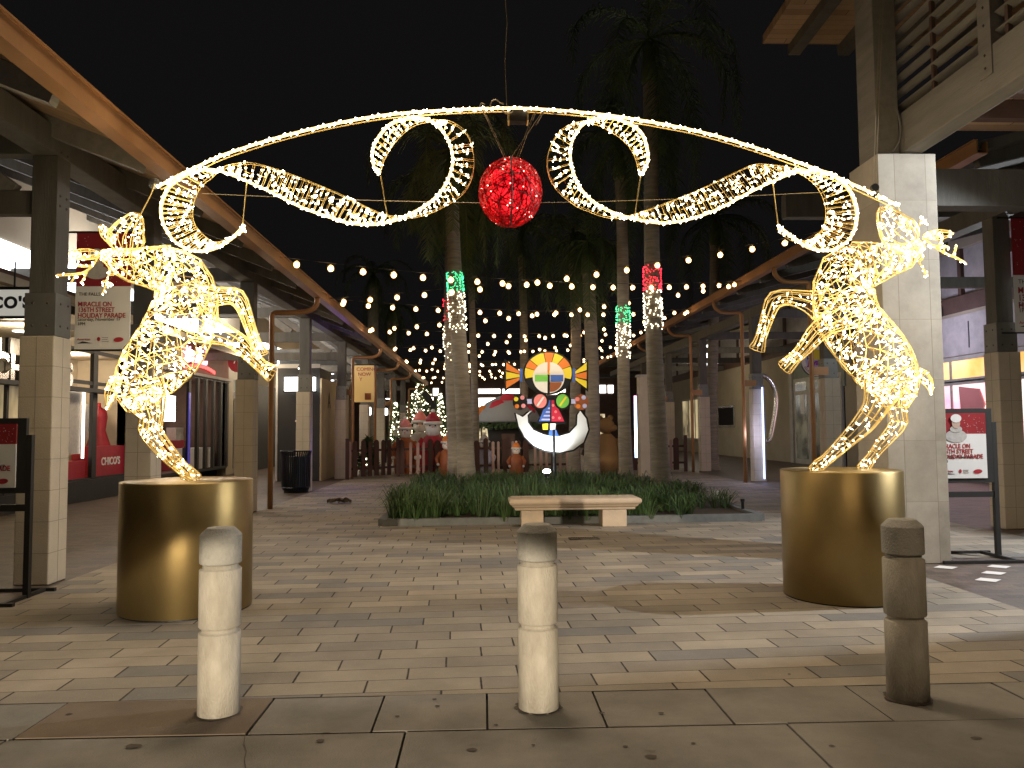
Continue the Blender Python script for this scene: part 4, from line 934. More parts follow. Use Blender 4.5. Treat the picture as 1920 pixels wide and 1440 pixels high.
def antler(de, pts, twigs, dsp):
    w = MB(); P = [PP(u, v, d) for u, v, d in pts]; P = [V(x) for x in smoothpath([tuple(p) for p in P], .04)]
    allp = [P]
    for (k, du, dv, dd) in twigs:
        i = int(k*(len(P)-1)); sc_ = pscale(700, 400); a = P[i]
        e = a+PD*du*sc_+V((0, 0, -dv*sc_))+PN*dd; m_ = a.lerp(e, .5)+V((0, 0, -.01)); allp.append([V(x) for x in smoothpath([tuple(a), tuple(m_), tuple(e)], .04)])
    for q in allp:
        for o_ in (V((0, 0, 0)), PN*.018, V((0, 0, .016))): w.tube([x+o_ for x in q], .0035, 4)
        for i in range(1, len(q)): w.seg(q[i], q[i]+PN*.018, .0025)
        for x in q[1:]:
            for _ in range(2):
                if random.random() < .4: dd = rv(); de.b.octa(x+dd*.015, .0045, .018, dd); de.b.octa(x+dd*.024, .0085, .007, dd)
        e = q[-1]; dd = rv(); de.b.octa(e, .009, .014, dd)
    w.build('antler', 'wire', de.t)
def ear(de, u0, v0, u1, v1, wpx, d):
    a = (u0, v0, 3, d); L1 = [(u0+(u1-u0)*k, v0+(v1-v0)*k, wpx*r, d) for k, r in ((0, .35), (.3, .95), (.6, 1), (.85, .6), (1, .12))]
    de.part('ear', L1, .05, 6, .35, .0036, 16)
def finish(de):
    o = de.b.build('light_bulbs', 'bulb', de.t); o['kind'] = 'stuff'
    de.c.build('light_cord', 'wire_dark', de.t)
# left reindeer
tl = thing('reindeer', 'rearing gold wire reindeer on the left drum, front legs reaching right', 'light sculpture', (DL.x, DL.y, zl), 'lit wire reindeer')
d = Deer(tl)
d.part('torso', [(300, 497, 38), (335, 520, 52), (350, 560, 58), (340, 600, 63), (325, 640, 66), (298, 675, 64), (272, 710, 57), (262, 742, 44), (268, 765, 30)], .095, 12, .72, .0043, 640, jit=.12, diag=.9, br=.0102, cords=16, inn=.55)
d.part('neck', [(190, 476, 9), (205, 482, 15), (222, 490, 25), (248, 497, 32), (278, 500, 38), (312, 505, 46)], .08, 10, .7, .0047, 130, jit=.08, diag=.88, br=.0105, cords=4, inn=.4)
d.part('head', [(236, 476, 14), (238, 466, 25), (236, 454, 33), (237, 443, 34), (243, 430, 28), (250, 416, 20), (254, 406, 14), (255, 400, 8)], .045, 15, .8, .0042, 60, br=.0095, cords=3, ringev=5)
ear(d, 192, 478, 136, 480, 9, .07); ear(d, 205, 452, 178, 418, 10, -.08)
antler(d, [(193, 482, .06), (184, 505, .1), (170, 520, .14), (148, 524, .16), (128, 526, .18)], [(.35, -32, -2, .02), (.55, -8, 22, .02), (.75, -12, 20, .0), (.2, -40, 2, .04)], 0)
antler(d, [(199, 480, -.04), (199, 505, -.06), (190, 528, -.1), (180, 547, -.12)], [(.3, 12, 14, 0), (.5, 16, -4, 0), (.7, -10, 6, 0), (.85, 10, 2, 0)], 0)
d.part('front_leg', [(370, 560, 32, .1), (400, 561, 20, .1), (432, 558, 15, .1), (452, 562, 16, .1), (464, 583, 12, .1), (474, 612, 10, .1), (484, 640, 9, .1), (489, 655, 11, .1), (493, 668, 16, .1)], .06, 10, .9, .0046, 56, br=.0105, ringev=5)
d.part('front_leg', [(365, 605, 34, -.05), (395, 618, 26, -.05), (425, 630, 18, -.05), (450, 646, 17, -.05), (470, 668, 13, -.05), (488, 686, 12, -.05), (500, 695, 14, -.05), (508, 699, 17, -.05)], .06, 10, .9, .0046, 63, br=.0105, ringev=5)
d.part('hind_leg', [(270, 728, 44, .08), (284, 758, 34, .08), (291, 785, 20, .08), (287, 803, 20, .08), (303, 828, 18, .08), (326, 855, 15, .08), (349, 878, 12, .08), (364, 889, 12, .08), (377, 898, 10, .08)], .065, 11, .85, .0046, 78, br=.0105, ringev=5)
d.part('hind_leg', [(262, 732, 42, -.1), (272, 762, 30, -.1), (279, 788, 18, -.1), (276, 806, 18, -.1), (290, 832, 16, -.1), (314, 860, 13, -.1), (334, 880, 11, -.1), (342, 892, 12, -.1), (352, 900, 11, -.1)], .065, 10, .85, .0046, 52, br=.0105, ringev=5)
d.part('tail', [(222, 706, 8), (213, 722, 12), (206, 742, 10), (203, 758, 5), (202, 768, 2)], .05, 7, .6, .0036, 26)
finish(d)
# right reindeer 
tr = thing('reindeer', 'rearing gold wire reindeer on the right drum, antlers over the stone pillar', 'light sculpture', (DR.x, DR.y, zr), 'lit wire reindeer')
d = Deer(tr)
d.part('torso', [(1620, 492, 38), (1588, 515, 54), (1582, 555, 58), (1590, 595, 60), (1615, 632, 62), (1645, 668, 62), (1668, 705, 56), (1678, 737, 42), (1674, 760, 28)], .095, 12, .72, .0043, 600, jit=.12, diag=.9, br=.0102, cords=16, inn=.55)
d.part('neck', [(1728, 458, 9), (1714, 468, 16), (1698, 480, 24), (1672, 486, 30), (1645, 492, 38), (1610, 500, 48)], .08, 10, .7, .0047, 125, jit=.08, diag=.88, br=.0105, cords=4, inn=.4)
d.part('head', [(1712, 458, 12), (1706, 452, 24), (1694, 443, 33), (1682, 433, 34), (1671, 418, 27), (1662, 404, 20), (1657, 394, 14), (1656, 388, 8)], .045, 15, .8, .0042, 58, br=.0095, cords=3, ringev=5)
ear(d, 1724, 446, 1779, 441, 9, .07); ear(d, 1712, 430, 1700, 403, 10, -.08)
antler(d, [(1722, 450, .06), (1737, 467, .1), (1754, 482, .13), (1774, 492, .15), (1788, 502, .17)], [(.45, 12, -20, 0), (.8, 8, -22, 0), (.3, 30, 2, 0), (.62, -2, -14, 0)], 0)
antler(d, [(1714, 455, -.05), (1718, 472, -.07), (1734, 488, -.1), (1753, 512, -.12)], [(.3, -18, 6, 0), (.5, 8, -14, 0), (.8, 3, 14, 0), (.65, 10, -12, 0)], 0)
antler(d, [(1718, 432, -.02), (1727, 420, -.02), (1730, 405, -.03)], [(.5, 8, -6, 0), (.95, 10, 4, 0)], 0)
d.part('front_leg', [(1545, 572, 32, -.05), (1518, 563, 20, -.05), (1485, 556, 14, -.05), (1458, 560, 16, -.05), (1447, 580, 13, -.05), (1438, 608, 11, -.05), (1430, 632, 10, -.05), (1427, 643, 12, -.05), (1423, 654, 15, -.05)], .06, 10, .9, .0046, 45, br=.0105, ringev=5)
d.part('front_leg', [(1585, 585, 34, .12), (1560, 598, 26, .12), (1535, 614, 19, .12), (1516, 632, 17, .12), (1498, 655, 13, .12), (1480, 673, 11, .12), (1470, 683, 13, .12), (1461, 692, 15, .12)], .06, 10, .9, .0046, 52, br=.0105, ringev=5)
d.part('hind_leg', [(1652, 712, 42, .1), (1640, 742, 30, .1), (1628, 768, 22, .1), (1606, 797, 19, .1), (1585, 818, 15, .1), (1560, 842, 12, .1), (1538, 862, 10, .1), (1525, 872, 11, .1), (1515, 882, 10, .1)], .065, 11, .85, .0046, 60, br=.0105, ringev=5)
d.part('hind_leg', [(1682, 722, 40, -.1), (1690, 750, 26, -.1), (1694, 772, 17, -.1), (1698, 790, 16, -.1), (1683, 812, 13, -.1), (1662, 836, 11, -.1), (1645, 858, 9, -.1), (1635, 872, 11, -.1), (1626, 882, 11, -.1)], .065, 10, .85, .0046, 45, br=.0105, ringev=5)
d.part('tail', [(1720, 696, 8), (1730, 704, 12), (1740, 716, 10), (1745, 728, 6), (1746, 740, 2)], .05, 7, .6, .0036, 24)
finish(d)
def glow(pts, p, o_):  # unseen point lights added before and inside each deer to brighten its wires
    for u, v, dd in pts:
        l = bpy.data.lights.new('bulb_glow_fill', 'POINT'); l.energy = p; l.color = (1, .84, .56); l.shadow_soft_size = .12
        o = bpy.data.objects.new('bulb_glow_fill', l); col.objects.link(o); o.location = PP(u, v, dd)
glow([(235, 450, .3), (310, 530, .38), (345, 600, .38), (290, 690, .36), (440, 590, .3), (480, 650, .3), (160, 500, .3), (320, 560, 0), (290, 670, 0)], 3.8, 0)
glow([(1690, 440, .3), (1620, 530, .38), (1600, 600, .38), (1650, 690, .36), (1460, 590, .3), (1760, 480, .3), (1600, 570, 0), (1650, 670, 0)], 3.8, 0)
# ---- arch
ARCH = [(296, 350), (333, 330), (375, 310), (420, 290), (500, 264), (567, 246), (638, 230), (720, 216), (800, 209), (900, 204), (975, 203), (1060, 208), (1147, 217), (1244, 233), (1312, 247), (1381, 266), (1450, 288), (1520, 313), (1562, 329), (1620, 355), (1684, 385)]
pa = PP(975, 203)
Ar = thing('light_arch', 'long curved bar of warm rope light spanning between the two reindeer', 'light arch', PP(296, 350))
def rope(par, path, r=.0150, name='rope_light'):
    MB().tube(path, r*.78, 6).build(name, 'rope', par)
    b = MB(); P = [V(x) for x in smoothpath([tuple(p) for p in path], .036)]
    for i, p in enumerate(P):
        a = i*1.9; o_ = PN*math.cos(a)*.006+V((0, 0, math.sin(a)*.008)); b.octa(p+o_, r*1.32, r*1.1, rv())
    o = b.build('light_beads', 'bead', par); o['kind'] = 'stuff'
pth = [V(x) for x in smoothpath([tuple(PP(u, v)) for u, v in ARCH], .05)]
rope(Ar, pth)
MB().tube([p+V((0, 0, .02))-PN*.03 for p in pth], .0055, 6).build('frame_bar', 'wire', Ar)
MB().tube([p+V((0, 0, -.002))-PN*.075 for p in pth], .0055, 6).build('frame_bar', 'wire', Ar)
b = MB()
for i in range(0, len(pth), 5): b.seg(pth[i]+V((0, 0, .02))-PN*.03, pth[i]-PN*.075, .005)
b.build('frame_struts', 'wire', Ar)
# power box, cable loops
bx3 = PP(972, 213)
MB().box(bx3.x-.075, bx3.x+.075, bx3.y+.02, bx3.y+.12, bx3.z-.055, bx3.z+.03).build('power_box', 'blackmatt', Ar)
MB().box(bx3.x-.09, bx3.x-.077, bx3.y-.0, bx3.y+.13, bx3.z-.06, bx3.z+.04).box(bx3.x+.077, bx3.x+.09, bx3.y-.0, bx3.y+.13, bx3.z-.06, bx3.z+.04).build('box_straps', 'wire', Ar)
b = MB()
for pts in ([(898, 203), (903, 194), (908, 196), (906, 204)], [(918, 203), (922, 191), (930, 188), (937, 193), (944, 196)], [(940, 207), (948, 214), (958, 213), (962, 208)], [(1025, 208), (1040, 214), (1056, 212), (1070, 212)]):
    b.tube([V(x) for x in smoothpath([tuple(PP(u, v, .01)) for u, v in pts], .02)], .006, 5)
b.build('cable_loops', 'cable', Ar)
def scroll(label, R1, R2, struts):
    t = thing('light_scroll', label, 'light scroll', PP(*R1[len(R1)//2]), 'lit scroll ribbons under the arch')
    P1 = [V(x) for x in smoothpath([tuple(PP(u, v, .02)) for u, v in R1], .045)]
    P2 = [V(x) for x in smoothpath([tuple(PP(u, v, -.03)) for u, v in R2], .045)]
    rope(t, P1)
    MB().tube([p-PN*.035 for p in P1], .004, 5).tube(P2, .0038, 5).tube([p-PN*.05 for p in P2], .003, 5).build('frame', 'wire', t)
    n1, n2 = len(P1), len(P2); w = MB(); b_ = MB()
    L = int(n1*1.05)
    for i in range(L+1):
        k = i/L; a = P1[min(n1-1, int(k*(n1-1)))]; j0 = int(k*(n2-1)); best = min(range(max(0, j0-9), min(n2, j0+10)), key=lambda j: (P2[j]-a).length)
        c = P2[min(n2-1, max(0, best))]
        w.seg(a, c, .003); w.seg(a-PN*.035, c-PN*.05, .003); w.seg(c, c-PN*.05, .003)
        if i % 2: m_ = a.lerp(c, .5); w.seg(m_, m_+(P1[min(n1-1, int(k*(n1-1))+1)]-a)*1.0, .003)
        ln_ = (c-a).length
        for _ in range(2 if ln_ < .1 else random.choice((3, 4, 5))):
            f = random.uniform(.12, 1.02); q = a.lerp(c, f)-PN*random.uniform(-.01, .05)+rv()*.008; dd = rv()
            b_.octa(q, .0055, .02, dd); b_.octa(q+dd*.015, .0095, .0075, dd)
    w.build('rungs', 'wire', t)
    o = b_.build('light_bulbs', 'bulb', t); o['kind'] = 'stuff'
    for s0, s1 in struts: MB().tube([PP(*s0), PP(*s1)], .005, 5).build('strut', 'wire', t)
scroll('lit gold scroll ribbon curling under the left half of the arch',
    [(458, 425), (433, 450), (400, 468), (367, 472), (333, 457), (312, 430), (303, 400), (307, 373), (320, 350), (347, 330), (377, 320), (403, 320), (433, 328), (500, 357), (567, 390), (633, 413), (661, 420), (709, 421), (760, 407), (812, 376), (840, 338), (849, 297), (837, 258), (812, 231), (784, 222), (750, 227), (726, 239), (702, 273), (699, 305), (710, 328)],
    [(452, 430), (425, 446), (400, 452), (377, 437), (360, 417), (355, 393), (360, 367), (373, 343), (390, 330), (403, 318), (425, 307), (457, 302), (483, 305), (523, 317), (567, 333), (633, 360), (680, 383), (720, 400), (760, 405), (788, 401), (819, 390), (860, 366), (881, 339), (889, 297), (877, 249), (846, 225), (820, 222), (800, 223), (771, 232), (740, 260), (719, 294), (711, 322)],
    [((463, 341), (455, 424)), ((714, 330), (726, 404))])
scroll('lit gold scroll ribbon curling under the right half of the arch',
    [(1204, 328), (1214, 302), (1211, 272), (1199, 247), (1172, 230), (1141, 222), (1106, 227), (1082, 247), (1069, 280), (1072, 316), (1086, 351), (1110, 378), (1147, 399), (1192, 412), (1244, 419), (1295, 411), (1347, 392), (1398, 365), (1450, 340), (1495, 323), (1535, 322), (1564, 331), (1590, 355), (1603, 385), (1605, 410), (1597, 440), (1577, 461), (1549, 471), (1515, 465), (1487, 447), (1459, 426)],
    [(1202, 320), (1192, 285), (1172, 258), (1141, 237), (1122, 228), (1092, 225), (1058, 237), (1036, 265), (1027, 296), (1031, 326), (1048, 354), (1079, 380), (1110, 394), (1141, 404), (1165, 405), (1190, 400), (1244, 381), (1312, 354), (1381, 321), (1416, 306), (1443, 306), (1484, 312), (1505, 320), (1522, 330), (1541, 349), (1554, 379), (1554, 413), (1540, 436), (1515, 450), (1492, 448), (1468, 432)],
    [((1449, 342), (1459, 424)), ((1201, 330), (1190, 408))])
q = PP(1499, 430); 
# red ball
c = PP(957, 361); r = 60*pscale(957, 361); rz_ = r*1.09
Bt = thing('hanging_ball', 'glowing red twine ball hanging from the middle of the arch', 'ornament', (c.x, c.y, c.z+rz_))
b = MB()
for k in range(420):
    a = rv(); e = rv(); n_ = a.cross(e).normalized(); e = n_.cross(a); st = random.uniform(0, 6.28); sp_ = random.uniform(.7, 2.4); pp_ = []; wob = random.uniform(-.1, .1)
    m_ = 9
    for i in range(m_+1):
        an = st+sp_*i/m_; q = a*math.cos(an)+e*math.sin(an); q = (q+n_*wob*math.sin(3*i/m_)).normalized(); k2 = random.uniform(.93, 1.0); pp_.append(c+V((q.x*r*k2, q.y*r*k2, q.z*rz_*k2)))
    b.tube(pp_, .0042, 3, cap=False)
b.build('twine', 'ballred', Bt)
MB().ell(c, r*.9, r*.9, rz_*.9, 28, 18).build('core', 'ballemit', Bt, True)
b = MB()
for k in range(60):
    q = rv(); b.octa(c+V((q.x*r*.97, q.y*r*.97, q.z*rz_*.97)), .006, .009, q)
b.build('light_bulbs', 'ballbulb', Bt)
b = MB(); 
for s_ in (1,): b.tube([c+PN*math.cos(a)*r*1.005+V((0, 0, math.sin(a)*rz_*1.005)) for a in [(-1.35+i*.135) for i in range(21)]], .0075, 4)
b.build('seam_rib', 'blackmatt', Bt)
b = MB()
for s0, s1 in (((906, 208), (946, 297)), ((912, 216), (949, 297)), ((1003, 212), (972, 297)), ((1018, 208), (958, 296)), ((1000, 214), (968, 296))): b.tube([PP(*s0), PP(*s1)], .0028, 4)
for s0, s1 in (((904, 206), (915, 228)), ((1006, 208), (998, 226)), ((1020, 208), (1005, 234))): b.tube([PP(*s0, .004), PP(*s1, .004)], .006, 5)
b.build('suspension_cable', 'cable', Bt)
# guy wires
s = thing('guy_wire', 'thin steel wire stretched level across behind the scrolls and red ball', 'wire', PP(380, 360))
pp_ = [V(x) for x in smoothpath([tuple(PP(u, v, -.09)) for u, v in ((372, 357), (660, 369), (957, 375), (1260, 368), (1545, 355))], .3)]
MB().tube(pp_, .0026, 4).build('wire', 'cable', s)
s = thing('hanging_cable', 'thin dark cable dropping from above to the top of the arch', 'cable', PP(950, 200))
w0 = PP(950, 198); MB().tube([w0, w0+V((-.012, 0, .4)), w0+V((.01, 0, .75)), w0+V((-.02, 0, 1.2)), w0+V((0, 0, 3.0))], .0035, 4).build('wire', 'cable', s)
s = thing('support_cable', 'short bent gold rod from the arch down to the left reindeer nose', 'cable', PP(289, 345))
MB().tube([V(x) for x in smoothpath([tuple(PP(u, v)) for u, v in ((290, 344), (284, 362), (274, 382), (264, 401))], .05)], .005, 5).build('rod', 'wire', s)
MB().ell(PP(285, 341, -.05), .05, .03, .05, 10, 8).build('clamp', 'steel', s)
a0 = V((PX+.12, PY-.03, 6.6)); a1 = PP(1641, 358)
s = thing('support_cable', 'thin cable with a pulley holding the right end of the arch beside the stone pillar', 'cable', a1)
MB().tube([a0, PP(1637, 345)], .003, 4).tube([a0+V((.03, 0, 0)), PP(1642, 346)], .003, 4).build('wire', 'cable', s)
q = PP(1640, 352); MB().tube([q-PN*.015, q+PN*.015], .035, 14).tube([q-PN*.015+V((0, 0, -.06)), q+PN*.015+V((0, 0, -.06))], .02, 10).build('pulley', 'blackmatt', s)
MB().tube([V(x) for x in smoothpath([tuple(PP(u, v)) for u, v in ((1683, 386), (1686, 392), (1688, 402))], .02)], .004, 5).build('hook', 'wire', s)
# ================================================================ FESTOON STRINGS
random.seed(11)
LN = [12.0, 15.8, 20.2, 24.8, 29.4, 34, 38.6, 43]; RN = [13.5, 18.3, 22.7, 27.2, 31.8, 36.4, 41, 44]
bme = None; strings = []
for i in range(len(LN)-1):
    strings += [(LN[i], RN[i+1]), (LN[i+1], RN[i])]
ordw = ['nearest', 'second', 'third', 'fourth', 'fifth', 'sixth', 'seventh', 'eighth', 'ninth', 'tenth', 'eleventh', 'twelfth', 'thirteenth', 'fourteenth']
sm = MB().lathe((0, 0, 0), [(.004, .03), (.016, .026), (.022, .018), (.036, .01), (.047, -.008), (.052, -.034), (.045, -.06), (.028, -.078), (.004, -.085)], 12)
sm.ell((0, 0, -.035), .036, .036, .038, 10, 6, mi=1)
for k, (yl2, yr2) in enumerate(strings):
    a = V((-3.07, yl2, 4.1)); c = V((6.16, yr2, 4.93)); L_ = (c-a).length
    t = thing('string_light', ('%s string of round warm bulbs in depth, slanting %s' % (ordw[k], 'away to the right' if yl2 < yr2 else 'nearer to the right')), 'string light', a, 'bulb strings across the walk')
    sag = random.uniform(.14, .26); f = lambda t_: a.lerp(c, t_)+V((0, 0, -4*sag*t_*(1-t_)))
    MB().tube([f(i/24) for i in range(25)], .004, 4).build('cord', 'blackmatt', t)
    n = int(L_/.56); off = random.uniform(-.2, .2)
    for j in range(n):
        q = f((j+.5+off)/n)-V((0, 0, .055))
        if bme is None: o = sm.build('bulb', ['bulbglass_halo', 'festoon'], None, True); bme = o.data
        else: o = bpy.data.objects.new('bulb', bme); col.objects.link(o)
        o.parent = t; o.location = q-a
# ================================================================ CUT OUT SCULPTURE (generic geometric stand-in)
YS = 17.4
def sp(u, v, d=0.): return AY(u, v, YS-d)
c0 = sp(1030, 850)
S = thing('panel_sculpture', 'colourful cut out sculpture of plain striped shapes over a white crescent on a dark post', 'sculpture', (c0.x, YS, 0))
def shp(pts, m, name, d=.0, th=.006, back=True, g=4):
    P = [sp(u, v, d) for u, v in pts]
    if back:
        cx = sum(u for u, v in pts)/len(pts); cy = sum(v for u, v in pts)/len(pts)
        Q = [sp(u+(u-cx)/max(1, math.hypot(u-cx, v-cy))*g, v+(v-cy)/max(1, math.hypot(u-cx, v-cy))*g, d-.012) for u, v in pts]
        MB().prism(Q, (0, .02, 0)).build(name+'_backing', 'black', S)
    return MB().prism(P, (0, th, 0)).build(name, m, S)
def circ(cu, cv, ru, rv_, n=32, a0=0, a1=360): return [(cu+ru*math.cos(math.radians(a0+(a1-a0)*i/n)), cv-rv_*math.sin(math.radians(a0+(a1-a0)*i/n))) for i in range(n+(a1-a0 < 360))]
# head disc in plain sectors
MB().prism([sp(u, v, -.012) for u, v in circ(1028, 699, 47, 41, 48)], (0, .02, 0)).build('disc_backing', 'black', S)
secs = [(20, 48, 'orange'), (50, 74, 'yellow'), (76, 100, 'orange'), (102, 140, 'yellow'), (142, 164, 'orange'), (166, 196, 'yellow'), (-18, 18, 'yellow')]
for a0, a1, m in secs:
    MB().prism([sp(u, v) for u, v in circ(1028, 699, 44, 38, 10, a0, a1)]+[sp(1028, 702)], (0, .006, 0)).build('striped_sector', m, S)
MB().prism([sp(u, v, .008) for u, v in circ(1028, 708, 29, 29, 36, 93, 267)], (0, .006, 0)).build('half_disc', 'cream', S)
MB().prism([sp(u, v, .008) for u, v in circ(1029.5, 708, 29, 29, 36, -87, 87)], (0, .006, 0)).build('half_disc', 'cream', S)
MB().prism([sp(u, v, .02) for u, v in circ(1030.5, 715, 23, 20, 20, -88, -4)]+[sp(1031, 717, .02)], (0, .006, 0)).build('quarter_disc', 'brown', S)
for (ua, ub, va, vb, m) in ((1003, 1027, 703, 715, 'green'), (1032, 1056, 703, 715, 'blue')):
    MB().prism([sp(ua, va, .02), sp(ub, va, .02), sp(ub, vb, .02), sp(ua, vb, .02)], (0, .006, 0)).build('rectangle', m, S)
# side fans
for s_, u0, u1 in ((-1, 977, 949), (1, 1076, 1100)):
    MB().prism([sp(u0, 697, -.012), sp(u0, 712, -.012), sp(u1+s_*3, 735, -.012), sp(u1+s_*3, 673, -.012)], (0, .02, 0)).build('fan_backing', 'black', S)
    for k, m in enumerate(('orange', 'yellow', 'orange') if s_ < 0 else ('yellow', 'orange', 'yellow')):
        f0 = k/3+.03; f1 = (k+1)/3-.03
        MB().prism([sp(u0, 698+13*f0), sp(u0, 698+13*f1), sp(u1, 678+52*f1), sp(u1, 678+52*f0)], (0, .006, 0)).build('fan_blade', m, S)
    MB().prism([sp(u0-2.5, 691, .01), sp(u0+2.5, 691, .01), sp(u0+2.5, 716, .01), sp(u0-2.5, 716, .01)], (0, .02, 0)).build('fan_tie', 'blue', S)
# discs
for (cu, cv, m, m2) in ((1013, 752, 'pink', 'cream'), (1055, 752, 'green', 'yellow')):
    shp(circ(cu, cv, 12, 13), m, 'round_panel', .02)
    MB().prism([sp(cu-7, cv+8, .03), sp(cu-4, cv+10, .03), sp(cu+8, cv-7, .03), sp(cu+5, cv-9, .03)], (0, .004, 0)).build('stripe', m2, S)
# arms and clusters
for (u0, u1) in ((988, 1000), (1068, 1080)): shp([(u0, 748), (u1, 748), (u1, 757), (u0, 757)], 'lilac', 'cross_bar', 0, g=2)
for cu, ms in ((975, ('rosep', 'yellow', 'orange', 'rosep')), (1090, ('lilac', 'pink', 'orange', 'lilac'))):
    MB().prism([sp(u, v, .0) for u, v in circ(cu, 754, 14, 15, 18)], (0, .02, 0)).build('cluster_plate', 'black' if cu < 1000 else 'brown', S)
    for k, m in enumerate(ms):
        a = math.radians(60+k*85); MB().prism([sp(cu+9*math.cos(a)+u, 754-10*math.sin(a)+v, .012) for u, v in circ(0, 0, 4.2, 4.2, 16)], (0, .006, 0)).build('dot', m, S)
# skirt halves
MB().prism([sp(u, v, -.012) for u, v in ((1028, 742), (1040, 742), (1063, 795), (1006, 795))], (0, .02, 0)).build('wedge_backing', 'black', S)
MB().prism([sp(u, v, .0) for u, v in ((1026, 750), (1032, 750), (1031, 790), (1010, 790))], (0, .006, 0)).build('wedge', 'blue', S)
MB().prism([sp(u, v, .0) for u, v in ((1034, 750), (1040, 750), (1058, 790), (1034, 790))], (0, .006, 0)).build('wedge', 'red', S)
for u, v in ((1037, 760), (1042, 772), (1037, 783), (1049, 784)): MB().prism([sp(u+a, v+b2, .008) for a, b2 in circ(0, 0, 2.6, 2.6, 12)], (0, .003, 0)).build('dot', 'pink', S)
for k in range(4): MB().prism([sp(1028-k*4, 764+k*7, .008), sp(1031, 760+k*7+4, .008), sp(1031, 763+k*7+4, .008), sp(1027-k*4, 767+k*7, .008)], (0, .003, 0)).build('stripe', 'lilac', S)
for u, m in ((1017, 'yellow'), (1031, 'cream')): shp([(u, 794), (u+11, 794), (u+10, 806), (u+1, 806)], m, 'foot_block', 0, g=2)
shp([(1030, 806), (1043, 806), (1048, 818), (1028, 818)], 'blue', 'foot_block', 0, g=2)
# white crescent
outer = [(967, 775), (973, 800), (984, 820), (1002, 836), (1024, 845), (1050, 848), (1075, 843), (1094, 829), (1103, 806), (1099, 785), (1088, 770)]
inner = [(1083, 778), (1082, 797), (1068, 812), (1045, 819), (1020, 815), (1000, 806), (990, 792), (989, 778), (998, 768), (990, 774), (980, 782)]
pb = outer+inner
def off(pts, g):
    out = []; n = len(pts)
    for i in range(n):
        ax, ay = pts[i-1]; bx_, by_ = pts[(i+1) % n]; tx, ty = bx_-ax, by_-ay; l = math.hypot(tx, ty) or 1; out.append((pts[i][0]-ty/l*g, pts[i][1]+tx/l*g))
    return out
MB().prism([sp(u, v, -.014) for u, v in off(pb, 3.2)], (0, .02, 0)).build('crescent_backing', 'black', S)
MB().prism([sp(u, v, .0) for u, v in pb], (0, .008, 0)).build('crescent', 'white', S)
q = sp(1039, 848); MB().tube([(q.x, YS+.04, 0), (q.x, YS+.04, q.z+.5)], .05, 14).build('post', 'black', S)
q = sp(1025, 889, .45)
L_ = thing('spot_lamp', 'small bright white spotlight in the grass at the foot of the cut out sculpture', 'lamp', (q.x, YS-.45, .1))
MB().lathe((q.x, YS-.45, .42), [(.04, 0), (.07, .03), (.07, .12)], 16).tube([(q.x, YS-.45, .05), (q.x, YS-.45, .43)], .012).build('housing', 'black', L_)
M['spotface'] = emis('spot lens', (.95, 1, 1), 40)
MB().ell((q.x, YS-.45, .55), .085, .085, .05, 14, 8).build('lens', 'spotface', L_)
# ================================================================ HOLIDAY DISPLAY behind the fence
def fig(name, label, cat, x, y, h, coat, hat, face='cream', brim='white', extra=None):
    t = thing(name, label, cat, (x, y, 0), 'painted figures in the holiday display'); k = h/1.6
    MB().lathe((x, y, 0), [(.30*k, 0), (.34*k, .25*k), (.33*k, .6*k), (.24*k, .95*k), (.1*k, 1.05*k)], 20).build('body', coat, t, True)
    MB().ell((x, y, 1.2*k), .19*k, .18*k, .2*k, 16, 10).build('head', face, t, True)
    MB().tube([V((x, y, 1.31*k))+V((math.cos(i*.5236)*.2*k, math.sin(i*.5236)*.2*k, 0)) for i in range(12)], .05*k, 6, closed=True).build('hat_brim', brim, t, True)
    MB().lathe((x, y, 1.33*k), [(.19*k, 0), (.18*k, .1*k), (.1*k, .22*k), (.02*k, .28*k)], 16).build('hat', hat, t, True)
    MB().ell((x, y, 1.62*k), .055*k, .055*k, .055*k, 10, 8).build('pompom', brim, t, True)
    for s_ in (-1, 1):
        MB().tube([V((x+s_*.24*k, y, .9*k)), V((x+s_*.4*k, y-.06, .68*k)), V((x+s_*.34*k, y-.2*k, .5*k))], [.09*k, .085*k, .07*k], 10).build('arm', coat, t, True)
        MB().ell((x+s_*.33*k, y-.24*k, .46*k), .06*k, .06*k, .06*k, 10, 8).build('mitten', brim, t, True)
    MB().ell((x, y-.185*k, 1.2*k), .03*k, .03*k, .025*k, 8, 6).build('nose', 'pink', t, True)
    for s_ in (-1, 1): MB().ell((x+s_*.07*k, y-.17*k, 1.25*k), .02*k, .015*k, .02*k, 8, 6).build('eye', 'black', t)
    return t
def xat(u, y): return AY(u, 850, y).x
y = 26.0
s_ = fig('santa_figure', 'red coated bearded figure in a big white trimmed red cap behind the fence', 'figure', xat(812, y), y, 2.05, 'redt', 'redt', brim='white')
MB().ell((xat(812, y), y-.14, 1.42), .23, .16, .2, 16, 10).build('beard', 'white', s_, True)
fig('elf_figure', 'small figure in a puffed pink hat behind the dark part of the fence', 'figure', xat(760, 27), 27, 1.85, 'brown', 'rosep')
fig('elf_figure', 'grey figure in a pale pink hat just left of the red coated one', 'figure', xat(788, 29), 29, 2.15, 'grey', 'pink')
fig('elf_figure', 'short figure in an orange coat beside the red coated bearded one', 'figure', xat(838, 25.2), 25.2, 1.3, 'brown', 'orange')
fig('elf_figure', 'short orange figure right behind the pink pickets left of the sculpture crescent', 'figure', xat(968, 25), 25, 1.05, 'brown', 'orange')
fig('elf_figure', 'purple grey figure half hidden by the fence right of the front palm', 'figure', xat(908, 26), 26, 1.3, 'lilac', 'grey')
fig('elf_figure', 'white coated figure behind the fence below the white crescent', 'figure', xat(1085, 25.4), 25.4, 1.0, 'cream', 'leafg')
